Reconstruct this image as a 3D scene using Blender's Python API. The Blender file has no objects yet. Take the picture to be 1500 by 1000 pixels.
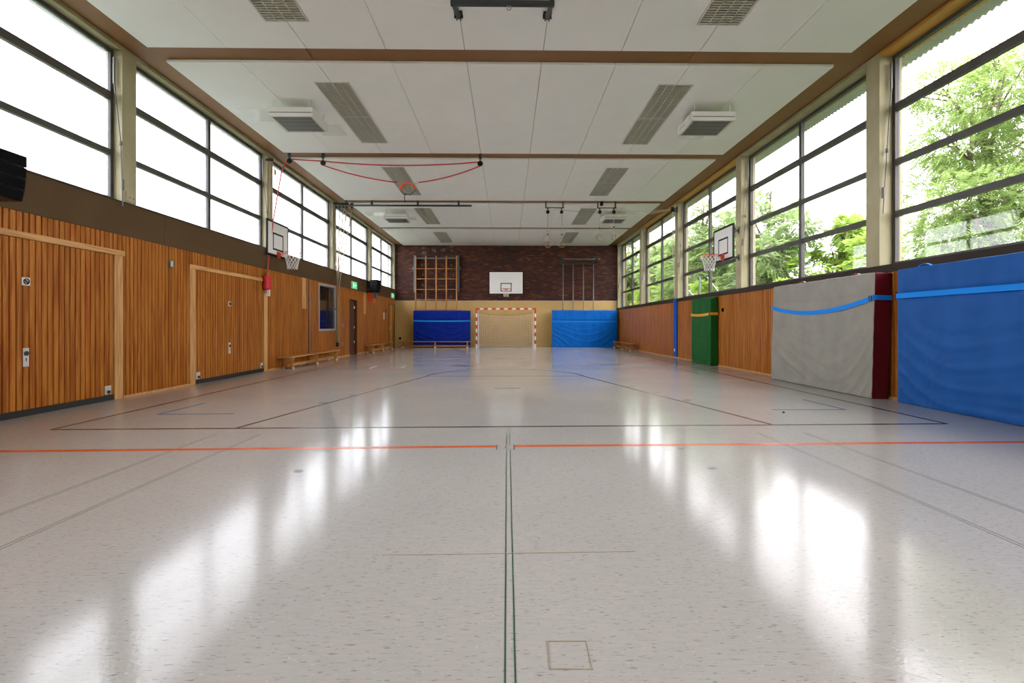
import bpy, bmesh, math, random
from mathutils import Vector, Matrix, noise
random.seed(7)
S = bpy.context.scene
COL = S.collection
PI = math.pi

# ------------------------------------------------------------------ camera, sky, exposure
YAW = math.atan(10 / 720)
CAM_H = 1.154
cam_d = bpy.data.cameras.new('camera')
cam = bpy.data.objects.new('camera', cam_d)
COL.objects.link(cam)
cam.location = (0, 0, CAM_H)
cam.rotation_euler = (PI / 2, 0, -YAW)
cam_d.sensor_width = 36
cam_d.lens = 720 / 1500 * 36
cam_d.shift_x = -3 / 1500
cam_d.shift_y = -23 / 1500
cam_d.clip_end = 500
S.camera = cam

w = bpy.data.worlds.new('overcast_sky')
S.world = w
w.use_nodes = True
nt = w.node_tree
bg = nt.nodes['Background']
bg.inputs['Color'].default_value = (0.985, 0.965, 1.0, 1)
bg.inputs['Strength'].default_value = 1.0

S.view_settings.view_transform = 'Standard'
S.view_settings.look = 'None'
S.view_settings.gamma = 1
S.view_settings.use_curve_mapping = False
S.view_settings.exposure = 3.28
S.cycles.max_bounces = 14
S.cycles.diffuse_bounces = 7
S.cycles.glossy_bounces = 4
S.cycles.transparent_max_bounces = 16
S.cycles.caustics_reflective = False
S.cycles.caustics_refractive = False
S.cycles.use_denoising = True


# ------------------------------------------------------------------ helpers
def floor_at(px, py):
    """a point of the floor seen at a place in the 1500x1000 frame"""
    r = (px - 753) / 720
    v = (477 - py) / 720
    c, s = math.cos(YAW), math.sin(YAW)
    t = -CAM_H / v
    return (t * (r * c + s), t * (c - r * s))


class MB:
    def __init__(self):
        self.v, self.f, self.m = [], [], []

    def add(self, vs, fs, mi=0):
        o = len(self.v)
        self.v += [tuple(p) for p in vs]
        self.f += [tuple(i + o for i in f) for f in fs]
        self.m += [mi] * len(fs)

    def box(self, x0, x1, y0, y1, z0, z1, mi=0):
        self.add([(x0, y0, z0), (x1, y0, z0), (x1, y1, z0), (x0, y1, z0),
                  (x0, y0, z1), (x1, y0, z1), (x1, y1, z1), (x0, y1, z1)],
                 [(3, 2, 1, 0), (4, 5, 6, 7), (0, 1, 5, 4), (1, 2, 6, 5), (2, 3, 7, 6), (3, 0, 4, 7)], mi)
        return self

    def prism(self, poly, a0, a1, axis='z', mi=0):
        """poly counter-clockwise seen down the axis; axis x: poly is (y,z); y: (x,z); z: (x,y)"""
        n = len(poly)
        def P(p, a):
            return (a, p[0], p[1]) if axis == 'x' else (p[0], a, p[1]) if axis == 'y' else (p[0], p[1], a)
        vs = [P(p, a0) for p in poly] + [P(p, a1) for p in poly]
        fs = [tuple(range(n))[::-1], tuple(range(n, 2 * n))]
        for i in range(n):
            j = (i + 1) % n
            fs.append((i, j, n + j, n + i))
        if axis == 'y':
            fs = [f[::-1] for f in fs]
        self.add(vs, fs, mi)
        return self

    def bar(self, p0, p1, w, h, up=(0, 0, 1), mi=0):
        p0, p1 = Vector(p0), Vector(p1)
        d = (p1 - p0).normalized()
        u = Vector(up)
        if abs(d.dot(u)) > .98:
            u = Vector((0, 1, 0))
        s = d.cross(u).normalized()
        u = s.cross(d).normalized()
        vs = []
        for p in (p0, p1):
            for a, b in ((-1, -1), (1, -1), (1, 1), (-1, 1)):
                vs.append(p + s * a * w / 2 + u * b * h / 2)
        self.add(vs, [(0, 1, 2, 3), (7, 6, 5, 4), (4, 5, 1, 0), (5, 6, 2, 1), (6, 7, 3, 2), (7, 4, 0, 3)], mi)
        return self

    def tube(self, pts, r, n=8, closed=False, mi=0):
        pts = [Vector(p) for p in pts]
        k = len(pts)
        vs, fs = [], []
        prev = None
        for i, p in enumerate(pts):
            if closed:
                d = (pts[(i + 1) % k] - pts[i - 1])
            else:
                d = pts[min(i + 1, k - 1)] - pts[max(i - 1, 0)]
            d.normalize()
            if prev is None:
                u = Vector((0, 0, 1)) if abs(d.z) < .9 else Vector((0, 1, 0))
            else:
                u = prev
            s = d.cross(u)
            if s.length < 1e-5:
                s = d.cross(Vector((1, 0, 0)))
            s.normalize()
            u = s.cross(d).normalized()
            prev = u
            rr = r[i] if isinstance(r, (list, tuple)) else r
            for q in range(n):
                a = 2 * PI * q / n
                vs.append(p + (s * math.cos(a) + u * math.sin(a)) * rr)
        rng = k if closed else k - 1
        for i in range(rng):
            j = (i + 1) % k
            for q in range(n):
                t = (q + 1) % n
                fs.append((i * n + q, i * n + t, j * n + t, j * n + q))
        if not closed:
            fs.append(tuple(range(n))[::-1])
            fs.append(tuple(range((k - 1) * n, k * n)))
        self.add(vs, fs, mi)
        return self

    def cyl(self, p0, p1, r, n=12, mi=0):
        return self.tube([p0, p1], r, n, mi=mi)

    def ring(self, c, R, r, axis='z', n=24, m=6, mi=0):
        pts = []
        for i in range(n):
            a = 2 * PI * i / n
            x, y = R * math.cos(a), R * math.sin(a)
            pts.append((c[0] + x, c[1] + y, c[2]) if axis == 'z' else (c[0] + x, c[1], c[2] + y) if axis == 'y' else (c[0], c[1] + x, c[2] + y))
        return self.tube(pts, r, m, True, mi)

    def mesh(self, name, mats, smooth=False, rel=(0, 0, 0)):
        me = bpy.data.meshes.new(name)
        me.from_pydata([(a - rel[0], b - rel[1], c - rel[2]) for a, b, c in self.v], [], self.f)
        for m in (mats if isinstance(mats, (list, tuple)) else [mats]):
            me.materials.append(m)
        me.polygons.foreach_set('material_index', self.m)
        if smooth:
            me.shade_smooth() if hasattr(me, 'shade_smooth') else None
        me.update()
        return me

    def build(self, name, mats, parent=None, bevel=0, smooth=False, rel=(0, 0, 0), label=None, kind=None):
        o = link(name, self.mesh(name, mats, smooth, rel), parent)
        if bevel:
            b = o.modifiers.new('bevel', 'BEVEL')
            b.width = bevel
            b.segments = 2
            b.limit_method = 'ANGLE'
            b.angle_limit = math.radians(40)
        if label: o['label'] = label
        if kind: o['kind'] = kind
        return o


def link(name, data, parent=None, loc=None, rz=None):
    o = bpy.data.objects.new(name, data)
    COL.objects.link(o)
    if parent: o.parent = parent
    if loc: o.location = loc
    if rz is not None: o.rotation_euler = (0, 0, rz)
    return o


def tag(o, label, cat, group=None, kind=None):
    o['label'] = label
    o['category'] = cat
    if group: o['group'] = group
    if kind: o['kind'] = kind
    return o


def thing(name, label, cat, loc=(0, 0, 0), rz=0, group=None, kind=None):
    o = link(name, None, None, loc, rz)
    o.empty_display_size = .1
    return tag(o, label, cat, group, kind)


def dup(root, loc, rz, label, group=None):
    r = root.copy()
    COL.objects.link(r)
    r.location = loc
    r.rotation_euler = (0, 0, rz)
    r['label'] = label
    if group: r['group'] = group
    for ch in list(root.children):
        c = ch.copy()
        COL.objects.link(c)
        c.parent = r
        for g in list(ch.children):
            d = g.copy()
            COL.objects.link(d)
            d.parent = c
    return r


# ------------------------------------------------------------------ materials
def mat(name, color, rough=.5, metal=0, spec=.5):
    m = bpy.data.materials.new(name)
    m.use_nodes = True
    b = m.node_tree.nodes['Principled BSDF']
    b.inputs['Base Color'].default_value = (*color, 1)
    b.inputs['Roughness'].default_value = rough
    b.inputs['Metallic'].default_value = metal
    b.inputs['Specular IOR Level'].default_value = spec
    return m


def N(m, t, **kw):
    n = m.node_tree.nodes.new(t)
    for k, v in kw.items():
        if k.startswith('i_'):
            n.inputs[k[2:].replace('_', ' ')].default_value = v
        else:
            setattr(n, k, v)
    return n


def L(m, a, b):
    m.node_tree.links.new(a, b)


def bsdf(m):
    return m.node_tree.nodes['Principled BSDF']


def coords(m, scale=(1, 1, 1), src='Object'):
    tc = N(m, 'ShaderNodeTexCoord')
    mp = N(m, 'ShaderNodeMapping')
    mp.inputs['Scale'].default_value = scale
    L(m, tc.outputs[src], mp.inputs['Vector'])
    return mp


def ramp(m, fac, stops):
    r = N(m, 'ShaderNodeValToRGB')
    el = r.color_ramp.elements
    while len(el) < len(stops):
        el.new(.5)
    for e, (p, c) in zip(el, stops):
        e.position = p
        e.color = (*c, 1) if len(c) == 3 else c
    L(m, fac, r.inputs['Fac'])
    return r


def noisy(name, c0, c1, scale=(6, 6, 6), rough=.5, bump=0, bscale=80, detail=4, metal=0, lo=.35, hi=.65, spec=.5):
    m = mat(name, c0, rough, metal, spec)
    mp = coords(m, scale)
    n = N(m, 'ShaderNodeTexNoise', i_Scale=1, i_Detail=detail)
    L(m, mp.outputs[0], n.inputs['Vector'])
    r = ramp(m, n.outputs['Fac'], [(lo, c0), (hi, c1)])
    L(m, r.outputs[0], bsdf(m).inputs['Base Color'])
    if bump:
        mp2 = coords(m, (bscale,) * 3)
        n2 = N(m, 'ShaderNodeTexNoise', i_Scale=1, i_Detail=3)
        L(m, mp2.outputs[0], n2.inputs['Vector'])
        b = N(m, 'ShaderNodeBump', i_Strength=bump, i_Distance=.01)
        L(m, n2.outputs['Fac'], b.inputs['Height'])
        L(m, b.outputs[0], bsdf(m).inputs['Normal'])
    return m


def wood(name, dark, mid, light, axis='z', rough=.38, grain=1.0, spread=.35):
    """grain running along one axis; each object gets a shade and a grain of its own"""
    m = mat(name, mid, rough)
    tc = N(m, 'ShaderNodeTexCoord')
    oi = N(m, 'ShaderNodeObjectInfo')
    mul = N(m, 'ShaderNodeVectorMath', operation='SCALE')
    cmb = N(m, 'ShaderNodeCombineXYZ')
    L(m, oi.outputs['Random'], cmb.inputs[0])
    L(m, oi.outputs['Random'], cmb.inputs[1])
    L(m, oi.outputs['Random'], cmb.inputs[2])
    mul.inputs['Scale'].default_value = 37
    L(m, cmb.outputs[0], mul.inputs[0])
    ad = N(m, 'ShaderNodeVectorMath', operation='ADD')
    L(m, tc.outputs['Object'], ad.inputs[0])
    L(m, mul.outputs[0], ad.inputs[1])
    mp = N(m, 'ShaderNodeMapping')
    a, b = 26, 1.3
    mp.inputs['Scale'].default_value = {'z': (a, a, b), 'y': (a, b, a), 'x': (b, a, a)}[axis]
    L(m, ad.outputs[0], mp.inputs['Vector'])
    n = N(m, 'ShaderNodeTexNoise', i_Scale=.55, i_Detail=2, i_Distortion=.4)
    L(m, mp.outputs[0], n.inputs['Vector'])
    sine = N(m, 'ShaderNodeMath', operation='MULTIPLY')
    sine.inputs[1].default_value = 42 * grain
    L(m, n.outputs['Fac'], sine.inputs[0])
    si = N(m, 'ShaderNodeMath', operation='SINE')
    L(m, sine.outputs[0], si.inputs[0])
    mr = N(m, 'ShaderNodeMapRange')
    mr.inputs['From Min'].default_value = -1
    mr.inputs['From Max'].default_value = 1
    L(m, si.outputs[0], mr.inputs['Value'])
    n2 = N(m, 'ShaderNodeTexNoise', i_Scale=2.4, i_Detail=4)
    L(m, mp.outputs[0], n2.inputs['Vector'])
    mx = N(m, 'ShaderNodeMath', operation='MULTIPLY')
    L(m, mr.outputs[0], mx.inputs[0])
    L(m, n2.outputs['Fac'], mx.inputs[1])
    r = ramp(m, mx.outputs[0], [(.0, dark), (.22, mid), (.62, light)])
    bsdf(m).inputs['Specular IOR Level'].default_value = .32
    hs = N(m, 'ShaderNodeHueSaturation')
    vr = N(m, 'ShaderNodeMapRange')
    vr.inputs['To Min'].default_value = 1 - spread
    vr.inputs['To Max'].default_value = 1 + spread
    L(m, oi.outputs['Random'], vr.inputs['Value'])
    L(m, vr.outputs[0], hs.inputs['Value'])
    L(m, r.outputs[0], hs.inputs['Color'])
    L(m, hs.outputs[0], bsdf(m).inputs['Base Color'])
    return m


def make_floor_mat():
    m = mat('linoleum', (.46, .44, .41), .2, 0, .25)
    base = coords(m, (.6, .6, 1))
    n0 = N(m, 'ShaderNodeTexNoise', i_Scale=1.2, i_Detail=3)
    L(m, base.outputs[0], n0.inputs['Vector'])
    r0 = ramp(m, n0.outputs['Fac'], [(.3, (.435, .418, .396)), (.7, (.475, .458, .436))])
    # streaky inlay flecks, long across the hall
    st = coords(m, (22, 105, 1))
    n1 = N(m, 'ShaderNodeTexNoise', i_Scale=1, i_Detail=3, i_Roughness=.6)
    L(m, st.outputs[0], n1.inputs['Vector'])
    r1 = ramp(m, n1.outputs['Fac'], [(.60, (0, 0, 0)), (.66, (1, 1, 1))])
    st2 = coords(m, (40, 130, 1))
    st2.inputs['Location'].default_value = (11, 5, 0)
    n2 = N(m, 'ShaderNodeTexNoise', i_Scale=1, i_Detail=2)
    L(m, st2.outputs[0], n2.inputs['Vector'])
    r2 = ramp(m, n2.outputs['Fac'], [(.675, (0, 0, 0)), (.73, (1, 1, 1))])
    st3 = coords(m, (9, 60, 1))
    n3 = N(m, 'ShaderNodeTexNoise', i_Scale=1, i_Detail=4)
    L(m, st3.outputs[0], n3.inputs['Vector'])
    r3 = ramp(m, n3.outputs['Fac'], [(.3, (.95, .95, .95)), (.65, (1.02, 1.02, 1.02))])
    mm = N(m, 'ShaderNodeMix', data_type='RGBA', blend_type='MULTIPLY')
    mm.inputs['Factor'].default_value = 1
    L(m, r0.outputs[0], mm.inputs['A'])
    L(m, r3.outputs[0], mm.inputs['B'])
    mx = N(m, 'ShaderNodeMix', data_type='RGBA')
    mul = N(m, 'ShaderNodeMath', operation='MULTIPLY')
    mul.inputs[1].default_value = .62
    L(m, r1.outputs[0], mul.inputs[0])
    L(m, mul.outputs[0], mx.inputs['Factor'])
    L(m, mm.outputs['Result'], mx.inputs['A'])
    mx.inputs['B'].default_value = (.16, .155, .16, 1)
    my = N(m, 'ShaderNodeMix', data_type='RGBA')
    L(m, r2.outputs[0], my.inputs['Factor'])
    L(m, mx.outputs['Result'], my.inputs['A'])
    my.inputs['B'].default_value = (.62, .60, .57, 1)
    # scuffs: thin pale crossing strokes
    last = my.outputs['Result']
    scr = None
    for k, (ang, sx, sy, th) in enumerate(((.55, 1.6, 42, .69), (-.85, 1.9, 48, .69), (1.25, 1.7, 44, .695), (-.25, 1.5, 50, .70))):
        c0 = coords(m, (1, 1, 1))
        c0.inputs['Rotation'].default_value = (0, 0, ang)
        c = N(m, 'ShaderNodeMapping')
        c.inputs['Scale'].default_value = (sx, sy, 1)
        c.inputs['Location'].default_value = (k * 3.1, k * 7.7, 0)
        L(m, c0.outputs[0], c.inputs['Vector'])
        nn = N(m, 'ShaderNodeTexNoise', i_Scale=1.5, i_Detail=1.5)
        L(m, c.outputs[0], nn.inputs['Vector'])
        rr = ramp(m, nn.outputs['Fac'], [(th, (0, 0, 0)), (th + .03, (1, 1, 1))])
        if scr is None:
            scr = rr.outputs[0]
        else:
            mxx = N(m, 'ShaderNodeMath', operation='MAXIMUM')
            L(m, scr, mxx.inputs[0])
            L(m, rr.outputs[0], mxx.inputs[1])
            scr = mxx.outputs[0]
    ms = N(m, 'ShaderNodeMix', data_type='RGBA')
    mf = N(m, 'ShaderNodeMath', operation='MULTIPLY')
    mf.inputs[1].default_value = .14
    L(m, scr, mf.inputs[0])
    L(m, mf.outputs[0], ms.inputs['Factor'])
    L(m, last, ms.inputs['A'])
    ms.inputs['B'].default_value = (.62, .6, .57, 1)
    L(m, ms.outputs['Result'], bsdf(m).inputs['Base Color'])
    # polish: worn patches and scuffs change the gloss
    pc = coords(m, (1, 1, 1))
    pn = N(m, 'ShaderNodeTexNoise', i_Scale=.9, i_Detail=5)
    L(m, pc.outputs[0], pn.inputs['Vector'])
    pr = N(m, 'ShaderNodeMapRange')
    pr.inputs['From Min'].default_value = .3
    pr.inputs['From Max'].default_value = .7
    pr.inputs['To Min'].default_value = .095
    pr.inputs['To Max'].default_value = .16
    L(m, pn.outputs['Fac'], pr.inputs['Value'])
    ra = N(m, 'ShaderNodeMath', operation='MULTIPLY_ADD')
    L(m, scr, ra.inputs[0])
    ra.inputs[1].default_value = .09
    L(m, pr.outputs[0], ra.inputs[2])
    L(m, ra.outputs[0], bsdf(m).inputs['Roughness'])
    bc = coords(m, (60, 60, 1))
    bn = N(m, 'ShaderNodeTexNoise', i_Scale=1, i_Detail=2)
    L(m, bc.outputs[0], bn.inputs['Vector'])
    bp = N(m, 'ShaderNodeBump', i_Strength=.03, i_Distance=.01)
    L(m, bn.outputs['Fac'], bp.inputs['Height'])
    L(m, bp.outputs[0], bsdf(m).inputs['Normal'])
    return m


def glass_mat(name, frosted=0.0, tint=(1, 1, 1)):
    m = bpy.data.materials.new(name)
    m.use_nodes = True
    t = m.node_tree
    t.nodes.remove(t.nodes['Principled BSDF'])
    out = t.nodes['Material Output']
    tr = N(m, 'ShaderNodeBsdfTransparent')
    tr.inputs[0].default_value = (*tint, 1)
    gl = N(m, 'ShaderNodeBsdfGlossy', i_Roughness=.02)
    lw = N(m, 'ShaderNodeLayerWeight', i_Blend=.5)
    pw = N(m, 'ShaderNodeMath', operation='POWER')
    pw.inputs[1].default_value = 5
    L(m, lw.outputs['Facing'], pw.inputs[0])
    fr = N(m, 'ShaderNodeMath', operation='MULTIPLY_ADD')
    fr.inputs[1].default_value = .9
    fr.inputs[2].default_value = .035
    L(m, pw.outputs[0], fr.inputs[0])
    mx = N(m, 'ShaderNodeMixShader')
    L(m, fr.outputs[0], mx.inputs[0])
    last = tr.outputs[0]
    if frosted:
        tl = N(m, 'ShaderNodeBsdfTranslucent')
        tl.inputs[0].default_value = (.95, .97, 1, 1)
        m2 = N(m, 'ShaderNodeMixShader')
        m2.inputs[0].default_value = frosted
        L(m, tr.outputs[0], m2.inputs[1])
        L(m, tl.outputs[0], m2.inputs[2])
        last = m2.outputs[0]
    L(m, last, mx.inputs[1])
    L(m, gl.outputs[0], mx.inputs[2])
    L(m, mx.outputs[0], out.inputs[0])
    return m


def leaf_mat(name, c0, c1):
    m = bpy.data.materials.new(name)
    m.use_nodes = True
    t = m.node_tree
    t.nodes.remove(t.nodes['Principled BSDF'])
    g = N(m, 'ShaderNodeNewGeometry')
    r = ramp(m, g.outputs['Random Per Island'], [(0, c0), (1, c1)])
    d = N(m, 'ShaderNodeBsdfDiffuse')
    tl = N(m, 'ShaderNodeBsdfTranslucent')
    mx = N(m, 'ShaderNodeMixShader')
    mx.inputs[0].default_value = .45
    L(m, r.outputs[0], d.inputs[0])
    L(m, r.outputs[0], tl.inputs[0])
    L(m, d.outputs[0], mx.inputs[1])
    L(m, tl.outputs[0], mx.inputs[2])
    L(m, mx.outputs[0], t.nodes['Material Output'].inputs[0])
    return m


def glow_mat(name, color, strength):
    m = mat(name, color, .4)
    b = bsdf(m)
    b.inputs['Emission Color'].default_value = (*color, 1)
    b.inputs['Emission Strength'].default_value = strength
    return m


M = {}
M['floor'] = make_floor_mat()
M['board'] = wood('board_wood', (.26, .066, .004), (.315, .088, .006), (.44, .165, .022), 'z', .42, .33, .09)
M['board_right'] = wood('board_wood_lit', (.31, .085, .008), (.385, .118, .013), (.50, .20, .035), 'z', .4, .33, .09)  # same boards, lightened: stronger window light on this wall put into the colour
M['trim_wood'] = wood('pale_wood', (.44, .22, .075), (.56, .30, .11), (.62, .36, .15), 'z', .42, .6, .08)
M['header_wood'] = wood('pale_wood_long', (.44, .22, .075), (.56, .30, .11), (.62, .36, .15), 'y', .42, .6, .08)
M['bench_wood'] = wood('bench_wood', (.32, .13, .035), (.50, .235, .07), (.58, .31, .11), 'y', .35, .7, .1)
M['bar_wood'] = wood('bar_wood', (.36, .14, .04), (.48, .2, .06), (.55, .26, .09), 'z', .4, .7, .08)
M['backing'] = mat('groove_backing', (.04, .013, .003), .8)
M['door_dark'] = wood('dark_door_wood', (.035, .014, .005), (.085, .032, .009), (.12, .05, .016), 'z', .4, 1, .1)
M['band'] = noisy('brown_band', (.085, .048, .020), (.097, .056, .024), (2, 2, 2), .6, spec=.2)
M['ceil_brown'] = noisy('ceiling_brown', (.235, .108, .036), (.255, .118, .040), (3, 3, 3), .6)
M['panel'] = noisy('ceiling_white', (.90, .895, .89), (.925, .92, .915), (1.5, 1.5, 1.5), .7, .06, 300)
M['column'] = noisy('cream_concrete', (.36, .325, .19), (.42, .375, .23), (3, 3, 2), .7, .08, 60)
M['ochre_soffit'] = noisy('ochre_soffit', (.5, .25, .045), (.6, .31, .06), (5, 2, 5), .5)
M['frame'] = noisy('window_frame', (.047, .042, .035), (.06, .053, .045), (4, 4, 4), .5)
M['sill'] = mat('dark_sill', (.036, .025, .018), .6, 0, .2)
M['plaster'] = noisy('ochre_plaster', (.56, .365, .115), (.62, .41, .145), (1.3, 1.3, 1.3), .6, .1, 90)
M['mortar'] = mat('mortar', (.075, .055, .048), .9)
M['strip'] = mat('pale_strip', (.52, .45, .38), .6)
M['glass'] = glass_mat('clear_glass')
M['frost'] = glass_mat('frosted_glass', .12, (.96, .98, 1))
M['steel'] = mat('galvanised_steel', (.42, .43, .43), .4, .7)
M['dark_steel'] = mat('dark_steel', (.035, .042, .046), .45, .3)
M['grey_steel'] = mat('grey_painted_steel', (.14, .17, .18), .4, .3)
M['rod_steel'] = mat('rod_steel', (.13, .125, .115), .45, .2)
M['alu'] = mat('aluminium', (.62, .62, .61), .35, .6)
M['chrome'] = mat('chrome_plate', (.68, .68, .66), .3, .5)
M['black'] = mat('black_plastic', (.006, .006, .007), .5, 0, .2)
M['black_matt'] = noisy('black_grille', (.003, .003, .0035), (.006, .006, .0065), (300, 300, 300), .9, spec=.1)
M['rubber'] = mat('black_rubber', (.012, .012, .012), .7)
M['white'] = mat('white_paint', (.80, .79, .75), .4)
M['unit_white'] = mat('heater_white', (.72, .71, .67), .4)
M['gloss_white'] = mat('glossy_white_plate', (.86, .86, .84), .12)
M['lamp_back'] = mat('lamp_reflector', (.62, .62, .55), .4, .2)
M['louvre'] = mat('louvre_grey', (.60, .59, .52), .4, .1)
M['grille_dark'] = mat('grille_cavity', (.03, .03, .029), .7)
M['red'] = mat('red_paint', (.62, .045, .012), .4)
M['orange'] = mat('orange_paint', (.72, .10, .02), .4)
M['line_orange'] = noisy('line_orange', (.72, .13, .03), (.62, .11, .03), (9, 9, 9), .22)
M['line_black'] = noisy('line_black', (.025, .026, .03), (.05, .05, .055), (9, 9, 9), .22)
M['line_green'] = mat('line_green', (.02, .10, .06), .3)
M['line_faint'] = mat('line_faint_green', (.20, .23, .19), .22)
M['line_blue'] = mat('line_blue', (.14, .2, .32), .22)
M['line_white'] = mat('line_white', (.75, .74, .72), .22)
M['line_red'] = mat('line_faded_red', (.5, .27, .2), .22)
M['tape_mark'] = mat('tape_residue', (.40, .34, .25), .3)
M['rope'] = noisy('hemp_rope', (.24, .19, .115), (.34, .28, .18), (60, 60, 60), .8)
M['pale_rope'] = noisy('pale_rope', (.42, .36, .26), (.55, .48, .36), (60, 60, 60), .8)
M['red_rope'] = mat('red_cord', (.5, .02, .02), .6)
M['red_bag'] = noisy('red_bag', (.5, .015, .02), (.6, .025, .03), (30, 30, 30), .6)
M['net'] = mat('white_net', (.78, .77, .74), .7)
M['ring_wood'] = mat('ring_wood', (.36, .2, .08), .4)
M['debris'] = mat('dry_leaf', (.03, .022, .012), .8)
M['grass'] = noisy('grass', (.05, .075, .03), (.075, .11, .045), (2, 2, 2), .9)
M['bark'] = noisy('bark', (.07, .05, .035), (.13, .1, .07), (6, 6, 2), .9)
M['zinc'] = mat('corrugated_sheet', (.5, .52, .5), .5)
M['exit'] = glow_mat('exit_sign_green', (.03, .5, .16), .10)
M['exit_white'] = glow_mat('exit_sign_white', (.7, 1, .8), .06)
M['chalk'] = mat('chalk', (.26, .22, .20), .95)
M['paper'] = mat('paper', (.75, .75, .72), .6)
M['ball'] = mat('tennis_felt', (.62, .8, .05), .9)


def brick_mat():
    m = mat('clinker_brick', (.09, .03, .02), .65, 0, .2)
    g = N(m, 'ShaderNodeNewGeometry')
    r = ramp(m, g.outputs['Random Per Island'],
             [(0, (.04, .020, .019)), (.3, (.062, .024, .018)), (.62, (.082, .028, .018)), (.9, (.11, .04, .02)), (1, (.16, .06, .026))])
    mp = coords(m, (.35, .35, .5))
    n = N(m, 'ShaderNodeTexNoise', i_Scale=1.2, i_Detail=2)
    L(m, mp.outputs[0], n.inputs['Vector'])
    r2 = ramp(m, n.outputs['Fac'], [(.35, (.8, .8, .85)), (.65, (1.2, 1.15, 1.1))])
    mm = N(m, 'ShaderNodeMix', data_type='RGBA', blend_type='MULTIPLY')
    mm.inputs['Factor'].default_value = 1
    L(m, r.outputs[0], mm.inputs['A'])
    L(m, r2.outputs[0], mm.inputs['B'])
    L(m, mm.outputs['Result'], bsdf(m).inputs['Base Color'])
    return m


M['brick'] = brick_mat()


def vinyl(name, c, rough=.5):
    c1 = tuple(min(1, x * 1.12 + .002) for x in c)
    return noisy(name, c, c1, (3, 3, 3), rough, .12, 220, spec=.15)


M['mat_blue'] = vinyl('mat_blue_grey', (.012, .092, .34), .55)
M['mat_grey'] = vinyl('mat_stone_grey', (.295, .285, .25), .6)
M['mat_maroon'] = vinyl('mat_maroon', (.11, .006, .014), .35)
M['mat_green'] = vinyl('mat_green', (.009, .10, .02), .55)
M['mat_royal'] = vinyl('mat_royal', (.0, .018, .25), .45)
M['mat_azure'] = vinyl('mat_azure', (.0, .14, .56), .5)
M['strap_blue'] = mat('strap_blue', (.006, .25, .85), .6, 0, .2)
M['strap_yellow'] = mat('strap_yellow', (.75, .38, .02), .5)
M['pad_blue'] = vinyl('pad_blue', (.01, .075, .42), .45)
M['handle_red'] = mat('handle_red', (.5, .12, .07), .5)
M['leaf_ash'] = leaf_mat('ash_leaves', (.22, .33, .09), (.38, .49, .18))
M['leaf_mid'] = leaf_mat('mid_leaves', (.25, .36, .13), (.41, .52, .25))
M['leaf_pale'] = leaf_mat('pale_leaves', (.26, .36, .20), (.40, .48, .30))
M['leaf_yellow'] = leaf_mat('yellow_green_leaves', (.27, .41, .07), (.44, .58, .15))

# ------------------------------------------------------------------ room dimensions
XL, XR = -6.155, 6.08          # faces of the timber cladding
GL, GR = -6.33, 6.33           # glazing planes
YB, YF = 27.1, -6.15           # end wall, wall behind the viewer
ZC = 5.574                     # underside of ceiling panels
ZBAND0, ZBAND1 = 2.60, 3.12
ZSILL0, ZSILL1 = 2.01, 2.13
BAYS = [-6.15, -1.4, 3.35, 8.1, 12.85, 17.6, 22.35, 27.1]
CW = .15                       # half width of a column

# ------------------------------------------------------------------ floor and its markings
fl = MB().box(-6.6, 6.6, YF - .3, YB + .3, -.2, 0).build('floor', M['floor'])
tag(fl, 'glossy pale grey speckled linoleum sports floor with painted court lines', 'floor', kind='structure')
zline = [.0006]


def line(pts, width, m, name='court_line', label=None, closed=False):
    """a painted line on the floor, a thin strip"""
    zline[0] += .00004
    z = zline[0]
    mb = MB()
    P = [Vector((p[0], p[1], 0)) for p in pts]
    n = len(P)
    vs = []
    for i, p in enumerate(P):
        a = P[max(i - 1, 0)]
        b = P[min(i + 1, n - 1)]
        d = (b - a).normalized()
        s = Vector((-d.y, d.x, 0)) * width / 2
        vs += [(p.x + s.x, p.y + s.y, z), (p.x - s.x, p.y - s.y, z)]
    fs = [(2 * i, 2 * i + 1, 2 * i + 3, 2 * i + 2) for i in range(n - 1)]
    vs2 = [(x, y, .0001) for x, y, _ in vs]
    k = len(vs)
    fs2 = []
    for i in range(n - 1):
        fs2 += [(2 * i, 2 * i + 2, k + 2 * i + 2, k + 2 * i), (2 * i + 3, 2 * i + 1, k + 2 * i + 1, k + 2 * i + 3)]
    mb.add(vs + vs2, fs + fs2)
    o = mb.build(name, m, fl)
    if label: o['label'] = label
    return o


def pxline(pts, width, m, label=None, name='court_line'):
    return line([floor_at(*p) for p in pts], width, m, name, label)


YBASE = 5.50
p0, p1 = floor_at(75, 629), floor_at(1387, 620.5)
line([p0, p1], .055, M['line_black'], label='black baseline across the hall')
line([p0, (p0[0], 26.3)], .05, M['line_black'], label='black sideline along the window band wall')
line([p1, (p1[0], 26.3)], .05, M['line_black'], label='black sideline along the mat wall')
FT = 11.25
kx = -.05
line([floor_at(347, 626.5), (kx - 1.8, FT)], .05, M['line_black'], label='slanting black edge of the free throw area')
line([floor_at(1130, 621.5), (kx + 1.8, FT)], .05, M['line_black'], label='slanting black edge of the free throw area')
line([(kx - 1.8, FT), (kx + 1.8, FT)], .05, M['line_black'])
line([(kx + 1.8 * math.cos(a), FT + 1.8 * math.sin(a)) for a in [PI * i / 32 for i in range(33)]], .05, M['line_black'],
     label='black half circle of the free throw area')
for a, b, y in ((549, 560, 568.6), (512, 524, 578.4), (467, 479, 590), (920, 932, 566), (957, 967, 575), (1001, 1012, 586)):
    pxline([(a, y), (b, y)], .05, M['line_black'])
line([(-1.75, 20.5), (-2.95, 26.2)], .06, M['line_black'])
line([(1.68, 20.5), (2.9, 26.2)], .06, M['line_black'])
pxline([(-60, 661.6), (727, 653.6)], .075, M['line_orange'], 'broad orange line across the hall')
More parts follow.
